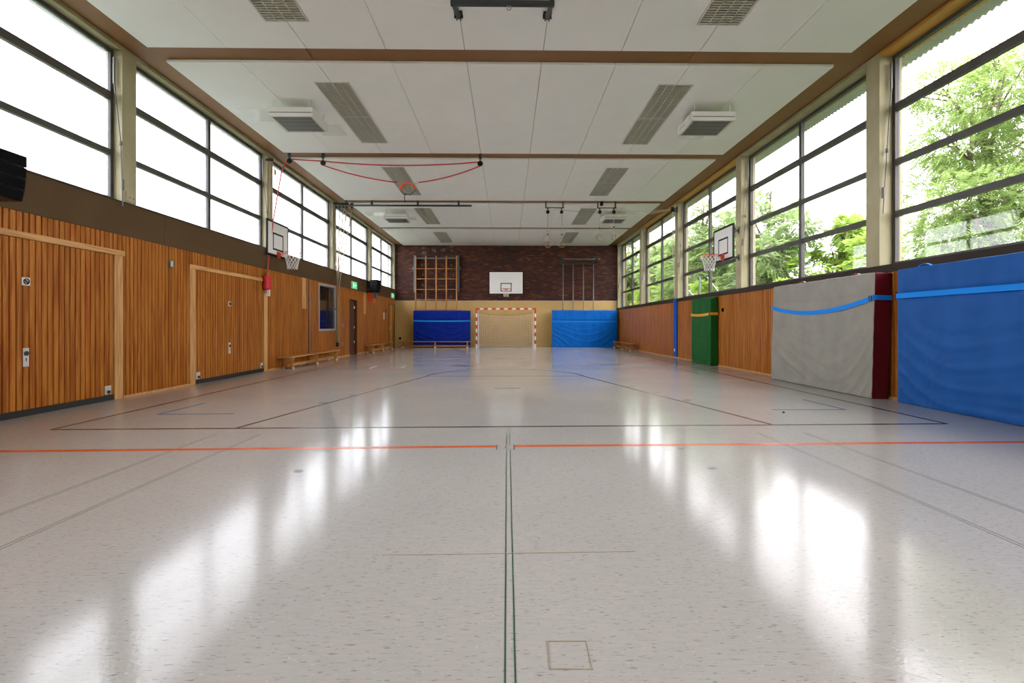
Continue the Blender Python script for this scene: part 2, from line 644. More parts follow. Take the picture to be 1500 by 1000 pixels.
pxline([(754, 653.2), (1560, 646.8)], .075, M['line_orange'], 'broad orange line across the hall')
line([(-5.1, 10.55), (5.2, 10.62)], .05, M['line_red'], label='faded orange line')
line([(-4.2, 15.2), (4.6, 15.2)], .04, M['line_red'], label='faded orange line')
line([(-2.6, 17.3), (2.4, 17.3)], .04, M['line_red'], label='faded orange line')
YG = 5.36
for x in (-.007, .027):
    line([(x, -3), (x, YG)], .006, M['line_green'], label='thin green line')
for x in (-3.10, -2.63, 2.70, 3.20):
    for dx in (-.014, .014):
        line([(x + dx, -3), (x + dx, YG - .1)], .005, M['line_faint'], label='faint thin line')
pxline([(231, 606.7), (343, 605.8)], .05, M['line_blue'], 'blue corner mark')
pxline([(231, 606.7), (299, 590.6)], .05, M['line_blue'], 'blue corner mark')
pxline([(1131, 599.9), (1238, 599.9)], .045, M['line_blue'], 'blue corner mark')
pxline([(1176, 585), (1238, 599.9)], .045, M['line_blue'], 'blue corner mark')
pxline([(987, 538), (1025, 547.5)], .05, M['line_blue'], 'blue corner mark')
pxline([(906, 518), (928, 524)], .05, M['line_blue'], 'blue corner mark')
pxline([(541, 539.5), (552, 536)], .06, M['line_white'], 'white corner mark')
pxline([(587, 539), (594, 536)], .06, M['line_white'], 'white corner mark')
pxline([(541, 539.6), (588, 539.6)], .04, M['line_red'])
line([(-.30, 13.6), (.30, 13.6)], .03, M['line_blue'])
line([(-.24, 9.1), (.24, 9.1)], .03, M['line_blue'])
pxline([(560, 813), (930, 807.5)], .006, M['tape_mark'], 'brownish seam in the floor', 'floor_seam')
pxline([(802, 939), (859, 939), (868, 980), (806, 980), (802, 939)], .006, M['tape_mark'], 'square tape residue outline', 'tape_outline')
# covers let into the floor
cx, cy = floor_at(740.5, 655)
pl = MB().box(cx - .08, cx + .08, cy - .075, cy + .075, 0, .002)
pl.box(cx - .085, cx - .078, cy - .085, cy + .085, .0005, .003, 1).box(cx + .078, cx + .085, cy - .085, cy + .085, .0005, .003, 1)
pl.box(cx - .008, cx + .008, cy - .012, cy + .006, .002, .0025, 1)
pl.build('socket_plate', [M['floor'], M['line_black']], fl, label='square floor socket plate in the orange line')
for px, py in ((437, 690), (481, 660), (1043, 686), (1000, 657)):
    x, y = floor_at(px, py)
    mb = MB().cyl((x, y, .0002), (x, y, .002), .034, 20)
    mb.ring((x, y, .001), .036, .0025, n=20, m=4, mi=0)
    mb.box(x - .02, x + .02, y - .006, y + .006, .002, .0025, 1)
    mb.build('floor_cover', [M['steel'], M['dark_steel']], fl, label='round metal floor cover')

# ------------------------------------------------------------------ ceiling
ce = MB().box(-6.6, 6.6, YF - .3, YB + .3, 5.622, 5.85).build('ceiling', M['ceil_brown'])
tag(ce, 'flat ceiling of white panels between brown cross strips', 'ceiling', kind='structure')
SX = [-5.72, -4.46, -3.2, -1.94, -.68, .58, 1.84, 3.1, 4.36, 5.58]
g = .011
LIGHT_X = (-3.2, 3.1)
LW = .315
panel_cache = {}


def panel(x0, x1, y0, y1, notch):
    """notch: None or (side, ya, yb) - the opening for a lamp at one corner of the panel"""
    key = (round(x1 - x0, 4), round(y1 - y0, 4), notch)
    if key not in panel_cache:
        W, H = x1 - x0, y1 - y0
        poly = [(0, 0), (W, 0), (W, H), (0, H)]
        if notch:
            s, a, b = notch
            n = LW + .004
            if a <= 0:       # opening at the near end
                poly = [(0, 0), (W - n, 0), (W - n, b), (W, b), (W, H), (0, H)] if s == 'r' else [(n, 0), (W, 0), (W, H), (0, H), (0, b), (n, b)]
            else:
                poly = [(0, 0), (W, 0), (W, a), (W - n, a), (W - n, H), (0, H)] if s == 'r' else [(0, 0), (W, 0), (W, H), (n, H), (n, a), (0, a)]
        panel_cache[key] = MB().prism(poly, 0, .042).mesh('ceiling_panel', M['panel'])
    link('ceiling_panel', panel_cache[key], ce, (x0, y0, ZC))


for bi in range(7):
    b0 = BAYS[bi] + .215
    b1 = BAYS[bi + 1] - (.215 if bi < 6 else 0)
    if bi == 0: b0 = BAYS[0]
    ym = BAYS[bi] + .215 + 2.5
    la, lb = BAYS[bi] + .215 + .65, BAYS[bi] + .215 + .65 + 2.98
    for i in range(9):
        x0, x1 = SX[i] + g / 2, SX[i + 1] - g / 2
        side = 'r' if i in (1, 6) else 'l' if i in (2, 7) else None
        nA = (side, round(la - b0, 4), None) if side else None
        nB = (side, 0, round(lb - ym, 4)) if side else None
        panel(x0, x1, b0, ym - g / 4, nA)
        panel(x0, x1, ym + g / 4, b1, nB)
# brown cover plates on the cross strips
for bx in (8.1, 12.85, 17.6, 22.35):
    for x in (-3.45, 3.25):
        MB().box(x - .2, x + .2, bx - .19, bx + .19, 5.606, 5.6235).build('cover_plate', M['ceil_brown'], ce, bevel=.004)

# recessed lamps
light0 = None
ordn = ['first', 'second', 'third', 'fourth', 'fifth']


def make_light():
    t = thing('ceiling_light', '', 'light')
    zt = .046
    fr = MB()
    for (a, b, c, d) in ((-LW, -LW + .018, 0, 2.98), (LW - .018, LW, 0, 2.98), (-LW + .018, LW - .018, 0, .018),
                         (-LW + .018, LW - .018, 2.962, 2.98), (-LW + .018, LW - .018, 1.478, 1.502)):
        fr.box(a, b, c, d, -.004, zt)
    fr.build('frame', M['unit_white'], t)
    MB().box(-LW + .018, LW - .018, .018, 2.962, zt - .004, zt).build('reflector', M['lamp_back'], t)
    for u in range(2):
        y0 = .018 + u * 1.484
        y1 = y0 + 1.46
        mb = MB()
        for k in range(1, 4):
            x = -LW + .018 + k * (2 * LW - .036) / 4
            mb.box(x - .007, x + .007, y0, y1, -.001, zt - .006)
        nb = 27
        for k in range(nb):
            y = y0 + (k + .5) * 1.46 / nb
            for q in range(4):
                xa = -LW + .018 + q * (2 * LW - .036) / 4 + .007
                xb = xa + (2 * LW - .036) / 4 - .014
                mb.add([(xa, y - .009, .0), (xb, y - .009, .0), (xb, y + .009, .0), (xa, y + .009, .0), (xa, y, .034), (xb, y, .034)],
                       [(3, 2, 1, 0), (0, 1, 5, 4), (2, 3, 4, 5), (0, 4, 3), (1, 2, 5)])
        mb.build('louvre', M['louvre'], t, kind='stuff')
    return t


for bi in range(2, 7):
    for s, lx in (('window band wall', LIGHT_X[0]), ('mat wall', LIGHT_X[1])):
        loc = (lx, BAYS[bi] + .865, ZC)
        row = 'row nearer the frosted windows' if lx < 0 else 'row nearer the clear windows'
        lab = f'{ordn[bi - 2]} unlit louvre light from the camera in the {row}'
        if light0 is None:
            light0 = make_light()
            light0.location = loc
            tag(light0, lab, 'light', 'recessed louvre lights in the ceiling')
        else:
            dup(light0, loc, 0, lab, 'recessed louvre lights in the ceiling')

# ------------------------------------------------------------------ left wall
OPEN_L = [(16.2, 17.6, 1.04, 2.50), (19.28, 20.22, 0, 2.20)]     # looking window, dark door
wl = MB()
bx0, bx1 = -6.50, XL - .024
cuts = [YF - .3, 16.2, 17.6, 19.28, 20.22, YB + .3]
wl.box(bx0, bx1, cuts[0], cuts[1], 0, ZBAND1 - .002)
wl.box(bx0, bx1, 16.2, 17.6, 0, 1.04).box(bx0, bx1, 16.2, 17.6, 2.50, ZBAND1 - .002)
wl.box(bx0, bx1, 17.6, 19.28, 0, ZBAND1 - .002)
wl.box(bx0, bx1, 19.28, 20.22, 2.20, ZBAND1 - .002)
wl.box(bx0, bx1, 20.22, cuts[5], 0, ZBAND1 - .002)
wall_left = wl.build('wall_left', M['backing'])
tag(wall_left, 'long wall with orange timber boards, brown band and frosted windows', 'wall', kind='structure')

board_cache = {}
BP = .0845


def board_mesh(h, wdt, m='board'):
    k = (round(h, 3), round(wdt, 3), m)
    if k not in board_cache:
        a, c, d = wdt / 2, .010, .022
        poly = [(0, -a + .0075), (d - c, -a + .0075), (d, -a + c + .001), (d, a - c - .001), (d - c, a - .0075), (0, a - .0075)]
        board_cache[k] = MB().prism(poly, 0, h).mesh('board', M[m])
    return board_cache[k]


def boards(parent, xback, y0, y1, z0, z1, rz=0, name='board', m='board'):
    n = max(1, round((y1 - y0) / BP))
    wdt = (y1 - y0) / n
    me = board_mesh(z1 - z0, wdt, m)
    for i in range(n):
        link(name, me, parent, (xback, y0 + (i + .5) * wdt, z0), rz)


XBK = XL - .0235
# cladding between the doors and openings
G1 = (4.72, 7.77)
G2 = (9.76, 12.50)
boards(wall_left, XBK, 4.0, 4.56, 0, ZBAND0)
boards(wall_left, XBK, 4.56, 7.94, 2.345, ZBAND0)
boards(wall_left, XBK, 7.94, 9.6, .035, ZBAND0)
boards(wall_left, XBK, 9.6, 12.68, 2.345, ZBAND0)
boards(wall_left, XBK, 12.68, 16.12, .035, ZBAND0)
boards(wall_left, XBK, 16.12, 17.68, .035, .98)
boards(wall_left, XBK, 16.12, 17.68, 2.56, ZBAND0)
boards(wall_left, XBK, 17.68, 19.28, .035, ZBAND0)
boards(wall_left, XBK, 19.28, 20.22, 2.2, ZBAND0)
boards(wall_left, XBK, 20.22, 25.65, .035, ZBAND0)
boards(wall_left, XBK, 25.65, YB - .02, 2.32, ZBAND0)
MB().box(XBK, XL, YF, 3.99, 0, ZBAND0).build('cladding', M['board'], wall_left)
# brown band panels
bp = [YF + .05, -1.4, 3.35, 8.9, 13.2, 17.6, 22.35, YB - .02]
for a, b in zip(bp, bp[1:]):
    MB().box(XBK, XL + .006, a + .003, b - .003, ZBAND0 + .003, ZBAND1).build('band_panel', M['band'], wall_left, bevel=.002)
MB().box(XL - .17, XL + .012, YF + .05, YB - .02, ZBAND1, ZBAND1 + .022).build('sill', M['sill'], wall_left)
# pale posts and vertical strips
for a, b, z0, z1 in ((7.77, 7.94, 0, 2.265), (9.6, 9.77, 0, 2.265), (12.5, 12.68, 0, 2.265), (4.56, 4.72, 0, 2.265),
                     (14.8, 15.1, 1.67, 2.60), (21.15, 21.42, 1.66, 2.60)):
    MB().box(XL - .0235 if z0 == 0 else XL - .0005, XL + .018, a, b, z0, z1).build('pale_strip', M['trim_wood'], wall_left, bevel=.003)
for a, b in ((4.5, 7.97), (9.58, 12.70)):
    MB().box(XL - .0235, XL + .03, a, b, 2.265, 2.345).build('header_rail', M['header_wood'], wall_left, bevel=.004)
# conduit pole
mb = MB().cyl((XL + .022, 15.34, .06), (XL + .022, 15.34, 2.6), .018, 10)
mb.box(XL + .0005, XL + .03, 15.3, 15.38, .32, .38).box(XL + .0005, XL + .05, 15.31, 15.42, 1.92, 1.97)
mb.build('conduit', M['grey_steel'], wall_left, label='thin grey vertical pipe')
# cream lintel and columns
MB().box(-6.50, XL, YF, YB, 5.56, 5.622).build('lintel', M['column'], wall_left)
for y in BAYS[1:-1]:
    MB().box(-6.46, XL - .001, y - CW, y + CW, ZBAND1 + .022, 5.56).build('column', M['column'], wall_left, bevel=.006)
MB().box(-6.46, XL - .001, YB - .2, YB, ZBAND1 + .022, 5.56).build('column', M['column'], wall_left)
MB().box(-6.46, XL - .001, YF, YF + .2, ZBAND1 + .022, 5.56).build('column', M['column'], wall_left)
for y in (8.1, 17.6):
    mb = MB().box(XL - .001, XL + .03, y - .1, y + .1, 3.16, 3.32)
    mb.box(XL + .03, XL + .034, y - .05, y - .03, 3.22, 3.24, 1).box(XL + .03, XL + .034, y + .03, y + .05, 3.22, 3.24, 1)
    mb.build('junction_box', [M['column'], M['grille_dark']], wall_left, bevel=.003)
for i, (a, b) in enumerate(((7.94, 9.6), (12.68, 19.28), (20.22, 25.6))):
    o = MB().box(XL - .02, XL + .022, a + .01, b - .01, 0, .034).build('baseboard_left' if i == 0 else f'baseboard_left.{i:03d}', M['trim_wood'], bevel=.003)
    tag(o, ['low pale baseboard between the two wide equipment gates', 'low pale baseboard behind the near long bench',
            'low pale baseboard from dark door towards the corner'][i], 'baseboard', kind='structure')


# equipment room gates
def gate(n, y0, y1, label):
    d = MB().box(XL - .0235, XL - .021, y0, y1, .09, 2.265).build(f'door_{n}', M['backing'])
    tag(d, label, 'gate', kind='structure')
    boards(d, XL - .021, y0 + .004, y1 - .004, .085, 2.26)
    MB().box(XL - .0235, XL + .012, y0, y1, 0, .082).build('rubber_skirt', M['rubber'], d, bevel=.004)
    return d


def gate_fittings(d, yh, zs, corner):
    mb = MB().box(XL - .002, XL + .006, yh - .055, yh + .055, zs[0] - .052, zs[0] + .052)
    h = mb.build('handle_plate', M['chrome'], d, bevel=.003, label='square metal handle plate')
    MB().ring((XL + .012, yh, zs[0]), .034, .007, 'x', 20, 6).cyl((XL + .006, yh - .02, zs[0] + .02), (XL + .02, yh + .02, zs[0] - .02), .009, 8) \
        .build('recessed_ring', M['dark_steel'], h)
    mb = MB().box(XL - .002, XL + .006, yh - .04, yh + .04, zs[1] - .12, zs[1] + .12)
    l = mb.build('lock_plate', M['chrome'], d, bevel=.003, label='tall metal lock plate')
    MB().ring((XL + .009, yh, zs[1] + .05), .026, .007, 'x', 20, 6).cyl((XL + .006, yh, zs[1] + .05), (XL + .022, yh, zs[1] + .05), .014, 12) \
        .build('knob', M['dark_steel'], l)
    MB().box(XL + .006, XL + .008, yh - .005, yh + .005, zs[1] - .05, zs[1] - .02).cyl((XL + .006, yh, zs[1] - .018), (XL + .008, yh, zs[1] - .018), .009, 10) \
        .build('keyhole', M['rubber'], l)
    for yc in corner:
        b = MB().box(XL - .002, XL + .008, yc - .06, yc + .06, .1, .23).build('corner_bracket', M['chrome'], d, bevel=.003)
        MB().cyl((XL + .008, yc, .135), (XL + .03, yc, .135), .025, 14).build('roller', M['dark_steel'], b)


d1 = gate(1, G1[0], G1[1], 'wide timber up-and-over gate nearest the camera, black rubber skirt')
gate_fittings(d1, 6.37, (1.72, .75), (7.66,))
d2 = gate(2, G2[0], G2[1], 'wide timber up-and-over gate below the near basketball board')
gate_fittings(d2, 10.98, (1.64, .66), (9.87, 12.40))

# dark door
d3 = MB().box(XL - .14, XL - .10, 19.33, 20.17, .006, 2.16).build('door_3', M['door_dark'], bevel=.004)
tag(d3, 'dark brown narrow boarded door set back in the timber wall', 'door', kind='structure')
door_board = MB().prism([(0, -.05), (.010, -.05), (.014, -.044), (.014, .044), (.010, .05), (0, .05)], 0, 2.13).mesh('board', M['door_dark'])
for k in range(8):
    link('board', door_board, d3, (XL - .1005, 19.4 + k * .1, .015))
for z in (.5, 1.1, 1.9):
    MB().cyl((XL - .075, 20.13, z - .05), (XL - .075, 20.13, z + .05), .014, 10).box(XL - .1, XL - .075, 20.09, 20.13, z - .04, z + .04) \
        .build('hinge', M['alu'], d3)
fr = MB()
for a, b, z0, z1 in ((19.28, 19.325, 0, 2.2), (20.175, 20.22, 0, 2.2), (19.325, 20.175, 2.165, 2.2)):
    fr.box(XL - .2, XL + .008, a, b, z0, z1)
fr.build('door_frame', M['door_dark'], d3)
# plain door beside the corner
d4 = MB().box(XL - .0235, XL - .005, 25.66, 26.86, .01, 2.27).build('door_4', M['board'])
tag(d4, 'flush timber door in the corner below the farther exit sign', 'door', kind='structure')
fr = MB()
fr.box(XL - .02, XL + .012, 25.60, 25.655, 0, 2.31).box(XL - .02, XL + .012, 26.865, 26.92, 0, 2.31).box(XL - .02, XL + .02, 25.6, 26.92, 2.275, 2.315)
fr.build('door_frame', M['door_dark'], d4)
MB().box(XL - .006, XL + .004, 26.02, 26.3, .015, 2.265).build('edge_strip', M['trim_wood'], d4)
MB().cyl((XL - .005, 25.78, 1.05), (XL + .06, 25.78, 1.05), .012, 8).cyl((XL + .06, 25.78, 1.05), (XL + .06, 25.90, 1.05), .011, 8) \
    .box(XL - .005, XL + .004, 25.755, 25.805, .93, 1.12).build('door_handle', M['alu'], d4)

# looking window into the side room
w0 = thing('window_15', 'grey framed indoor looking window in the timber wall', 'window', kind='structure')
fr = MB()
for a, b, z0, z1 in ((16.13, 16.2, .985, 2.555), (17.6, 17.67, .985, 2.555), (16.2, 17.6, .985, 1.05), (16.2, 17.6, 2.49, 2.555)):
    fr.box(XL - .2, XL + .014, a, b, z0, z1)
fr.build('window_frame', M['alu'], w0)
MB().box(XL - .035, XL - .029, 16.2, 17.6, 1.05, 2.49).build('pane', M['glass'], w0)
rm = MB()
rm.box(-9.0, -8.9, 15, 18.9, -.1, 2.8).box(-8.9, -6.502, 14.9, 15, -.1, 2.8).box(-8.9, -6.502, 18.9, 19, -.1, 2.8)
rm.box(-8.9, -6.502, 15, 18.9, -.1, 0).box(-8.9, -6.502, 15, 18.9, 2.7, 2.8)
o = rm.build('wall_side_room', M['grille_dark'])
tag(o, 'dim side room seen through the looking window', 'room', kind='structure')

# ------------------------------------------------------------------ right wall
wr = MB().box(XR + .024, 6.5, YF - .3, YB + .3, 0, ZSILL0)
wall_right = wr.build('wall_right', M['backing'])
tag(wall_right, 'long wall with orange timber boards and clear windows to the trees', 'wall', kind='structure')
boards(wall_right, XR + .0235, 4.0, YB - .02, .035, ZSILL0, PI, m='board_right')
MB().box(XR, XR + .0235, YF, 3.99, 0, ZSILL0).build('cladding', M['board'], wall_right)
MB().box(XR - .03, 6.5, YF + .02, YB - .01, ZSILL0, ZSILL1).build('sill', M['sill'], wall_right, bevel=.006)
yy = BAYS
for i in range(7):
    mm = M['ochre_soffit'] if i in (2, 4, 5) else M['column']
    MB().box(XR, 6.50, yy[i] + (CW if i else 0), yy[i + 1] - (CW if i < 6 else 0), 5.56, 5.622).build('lintel', mm, wall_right)
for y in BAYS[1:-1]:
    MB().box(XR + .001, 6.46, y - CW, y + CW, ZSILL1, 5.622).build('column', M['column'], wall_right, bevel=.006)
MB().box(XR + .001, 6.46, YB - .2, YB, ZSILL1, 5.56).build('column', M['column'], wall_right)
MB().box(XR + .001, 6.46, YF, YF + .2, ZSILL1, 5.56).build('column', M['column'], wall_right)
o = MB().box(XR - .025, XR + .02, 4.0, YB - .05, 0, .034).build('baseboard_right', M['trim_wood'], bevel=.004)
tag(o, 'low pale baseboard under the boards behind the standing mats', 'baseboard', kind='structure')
# small dark strap anchors on the boards
for y, z in ((13.75, 1.60), (15.9, 1.44), (7.55, 1.62)):
    MB().box(XR - .03, XR + .001, y - .03, y + .03, z - .05, z + .05).cyl((XR - .05, y, z), (XR - .03, y, z), .02, 10) \
        .build('strap_anchor', M['black'], wall_right)
# corrugated eave outside
ev = MB()
nseg = int((YB - YF) / .0125)
vs, fs = [], []
for i in range(nseg + 1):
    y = YF + i * .0125
    z = 5.60 + .016 * math.sin(2 * PI * i * .0125 / .1)
    vs += [(6.42, y, z + .03), (6.84, y, z), (6.84, y, z + .012), (6.42, y, z + .042)]
for i in range(nseg):
    a, b = 4 * i, 4 * i + 4
    fs += [(a, b, b + 1, a + 1), (a + 1, b + 1, b + 2, a + 2), (a + 2, b + 2, b + 3, a + 3)]
ev.add(vs, fs)
ev.build('corrugated_eave', M['zinc'], wall_right)

# ------------------------------------------------------------------ windows
def window(n, side, y0, y1, label):
    t = thing(f'window_{n}', label, 'window', (0, (y0 + y1) / 2, 0), kind='structure')
    rel = (0, (y0 + y1) / 2, 0)
    gx = GL if side == 'l' else GR
    s = 1 if side == 'l' else -1                # towards the room
    zb = ZBAND1 + .022 if side == 'l' else ZSILL1
    zt = 5.56
    def bx(mb, xin, xout, *r):
        a, b = gx + s * xin, gx - s * xout
        mb.box(min(a, b), max(a, b), *r)
        return mb
    f = MB()
    fw = .06
    bx(f, .035, .035, y0, y0 + fw, zb, zt)
    bx(f, .035, .035, y1 - fw, y1, zb, zt)
    bx(f, .035, .035, y0 + fw, y1 - fw, zt - fw, zt)
    bx(f, .035, .035, y0 + fw, y1 - fw, zb, zb + fw)
    f.build('window_frame', M['frame'], t, rel=rel)
    ym = (y0 + y1) / 2
    bx(MB(), .04, .035, ym - .045, ym + .045, zb + fw, zt - fw).build('mullion', M['frame'], t, rel=rel)
    if side == 'l':
        bx(MB(), .041, .034, ym - .012, ym + .012, zb + fw, zt - fw)
    rails = (3.91, 4.81) if side == 'l' else (2.97, 3.81, 4.70)
    for q, z in enumerate(rails):
        wd = .045 if (q < len(rails) - 1) else .06
        for ya, yb in ((y0 + fw, ym - .045), (ym + .045, y1 - fw)):
            bx(MB(), .038, .035, ya, yb, z - wd, z + wd).build('rail', M['frame'], t, rel=rel)
    zs = [zb + fw]
    for q, z in enumerate(rails):
        wd = .045 if (q < len(rails) - 1) else .06
        zs += [z - wd, z + wd]
    zs.append(zt - fw)
    gm = M['frost'] if side == 'l' else M['glass']
    for k in range(0, len(zs), 2):
        for ya, yb in ((y0 + fw, ym - .045), (ym + .045, y1 - fw)):
            bx(MB(), .003, .003, ya, yb, zs[k], zs[k + 1]).build('pane', gm, t, rel=rel)
    # gear rod that tilts the top lights
    if y1 < 27:
        ye = y1 + .02 if False else y1 - .05
        if side == 'l':
            a, b, c = (gx + .08, ye, 5.05), (XL + .02, y1 - .06, 4.05), (XL + .035, y1 - .04, ZBAND1 - .06)
        else:
            a, b, c = (gx - .09, ye, 5.0), ((XR + GR - .09) / 2 + .01, y1 - .05, 4.0), (XR + .03, y1 - .04, 2.98)
        r = MB().tube([a, b, c], .011, 6)
        r.box(a[0] - .012, a[0] + .012, ye - .012, ye + .012, 5.0, 5.42)
        r.cyl((c[0], c[1], c[2] + .25), (c[0], c[1], c[2] + .42), .022, 8)
        r.cyl((b[0], b[1], b[2] - .03), (b[0], b[1], b[2] + .03), .024, 8)
        r.build('opener_rod', M['rod_steel'], t, rel=rel)
    return t


wn = 0
names_l = ['behind the viewer, frosted, farthest back', 'behind the viewer, frosted, nearer', 'nearest frosted high window, above the black loudspeaker stack',
           'second frosted high window, between the two nearest cream columns', 'third frosted high window, behind the basketball board',
           'fourth frosted high window, behind the gathered climbing ropes', 'last frosted high window, next to the brick wall']
names_r = ['behind the viewer, clear, farthest back', 'behind the viewer, clear, nearer', 'nearest clear window, above the big blue mat',
           'second clear window, above the grey mat', 'third clear window, behind the basketball board and green mat',
           'fourth clear window, beside the narrow blue wall pad', 'last clear window, next to the brick wall']
for i in range(7):
    a = BAYS[i] + (CW if i else .2)
    b = BAYS[i + 1] - (CW if i < 6 else .2)
    wn += 1
    window(wn, 'l', a + .002, b - .002, names_l[i])
for i in range(7):
    a = BAYS[i] + (CW if i else .2)
    b = BAYS[i + 1] - (CW if i < 6 else .2)
    wn += 1
    window(wn, 'r', a + .002, b - .002, names_r[i])

# ------------------------------------------------------------------ end walls
wf = MB().box(-6.6, 6.6, YF - .4, YF, 0, 5.622).build('wall_front', M['plaster'])
tag(wf, 'plain ochre wall closing the hall behind the viewer', 'wall', kind='structure')
wb = MB().box(-6.6, 6.6, YB + .02, YB + .4, 0, 5.622).build('wall_back', M['mortar'])
tag(wb, 'end wall of dark brown brick above ochre plaster', 'wall', kind='structure')
MB().box(XL - .3, XR + .3, YB - .004, YB + .02, 0, 2.505).build('plaster_dado', M['plaster'], wb)
MB().box(XL - .3, XR + .3, YB - .008, YB + .02, 2.505, 2.54).build('pale_ledge', M['strip'], wb)
bm = MB()
bh, bl, jt = .071, .24, .011
z = 2.545
row = 0
while z + bh < 5.63:
    x = XL - .26 + (0 if row % 2 else -.125)
    while x < XR + .25:
        j = random.uniform(0, .003)
        bm.box(x, x + bl, YB - .004 + j, YB + .02, z, z + bh)
        x += bl + jt
    z += bh + jt
    row += 1
bm.build('brick_courses', M['brick'], wb, kind='stuff')


def chalk(txt, px, py, size, rot=0):
    cu = bpy.data.curves.new('chalk_mark', 'FONT')
    cu.body = txt
    cu.size = size
    cu.extrude = .0006
    cu.align_x = 'CENTER'
    cu.align_y = 'CENTER'
    cu.materials.append(M['chalk'])
    o = link('chalk_mark', cu, wb, ((px - 743) * YB / 720, YB - .0062, CAM_H + (477 - py) * YB / 720))
    o.rotation_euler = (PI / 2, rot, 0)
    return o


chalk('10', 619.3, 363.8, .20, .15)
chalk('40', 621.3, 370.8, .26, .1)
chalk('16', 635.6, 366.8, .26, .15)
chalk('.10', 648.3, 366.5, .25, -.1)
chalk('10', 661.8, 361.8, .17, 0)
chalk('10', 661.3, 366.9, .17, .1)
chalk('6', 618.5, 388.8, .16)
chalk('6', 661.2, 388.2, .16)
chalk('5', 619.8, 402.5, .20)
chalk('5', 664.8, 403.6, .22)
chalk('2', 651, 402.5, .16)
chalk('4', 619, 417.2, .18)
chalk('2', 618.6, 433.6, .16)
chalk('2', 661, 433.8, .16)
# small socket on the plaster
x = (586.5 - 743) * YB / 720
MB().box(x - .06, x + .06, YB - .016, YB - .004, .40, .52).box(x - .03, x + .03, YB - .022, YB - .016, .43, .49).build('wall_socket', M['black'], wb)

# ------------------------------------------------------------------ mats
def rounded_box(sx, sy, sz, r, step, disp=None, skip=None):
    """a soft box from 0..sx, 0..sy, 0..sz with rounded edges; disp(p, n) moves a surface point"""
    def ticks(s):
        k = max(2, round((s - 2 * r) / step))
        t = [0, r * .3, r * .65] + [r + (s - 2 * r) * i / k for i in range(k + 1)] + [s - r * .65, s - r * .3, s]
        return t
    X, Y, Z = ticks(sx), ticks(sy), ticks(sz)
    half = Vector((sx, sy, sz)) / 2
    inner = half - Vector((r, r, r))
    idx, vs, fs = {}, [], []
    def vert(p):
        key = tuple(round(c, 5) for c in p)
        if key not in idx:
            q = Vector(p) - half
            c = Vector([max(-inner[i], min(inner[i], q[i])) for i in range(3)])
            d = q - c
            n = d.normalized() if d.length > 1e-9 else Vector((0, 0, 1))
            o = c + n * r + half
            if disp: o = o + disp(o, n)
            idx[key] = len(vs)
            vs.append(o)
        return idx[key]
    def face(A, B, f, flip):
        for i in range(len(A) - 1):
            for j in range(len(B) - 1):
                q = [vert(f(A[i], B[j])), vert(f(A[i + 1], B[j])), vert(f(A[i + 1], B[j + 1])), vert(f(A[i], B[j + 1]))]
                fs.append(tuple(q[::-1] if flip else q))
    face(X, Y, lambda a, b: (a, b, 0), True)
    face(X, Y, lambda a, b: (a, b, sz), False)
    face(X, Z, lambda a, b: (a, 0, b), False)
    face(X, Z, lambda a, b: (a, sy, b), True)
    face(Y, Z, lambda a, b: (0, a, b), True)
    face(Y, Z, lambda a, b: (sx, a, b), False)
    return vs, fs


def fold(p, seed, amp, W, H, zs):
    """slack cover of a mat hanging from its strap: folds that swing down from the upper corners"""
    u, v = p.y / W, p.z / H
    t = noise.noise(Vector((u * 2.2 + seed, v * 2.2, seed))) * 1.6
    below = max(0, min(1, (zs - p.z) / (zs * .35)))
    cat = (u - .5) ** 2 * 1.5
    ph = (v - cat * 1.15) * 21 + t * 2.6 + seed
    side = .45 + 1.3 * abs(u - .5)
    low = .35 + 1.3 * (1 - v)
    rid = (1 - abs(math.sin(ph))) ** 2.2
    fine = (1 - abs(math.sin(ph * 1.9 + 1.3 + t * 2))) ** 3
    a = (rid * 1.5 + fine * .7 - .55) * amp * below * side * low
    a += noise.noise(Vector((p.y * 1.3, p.z * 1.3, seed + 5))) * amp * 1.1
    a += noise.noise(Vector((p.y * 5, p.z * 3.2, seed + 9))) * amp * .35
    pinch = -amp * 1.6 * math.exp(-((p.z - zs) / .05) ** 2)
    drape = (1 - below) * noise.noise(Vector((p.y * 7, p.z * .8, seed))) * amp * .6
    e = max(0, min(1, min(u, 1 - u) * W / .16)) * max(0, min(1, min(v, 1 - v) * H / .10))
    return (a + pinch + drape) * (.15 + .85 * e)


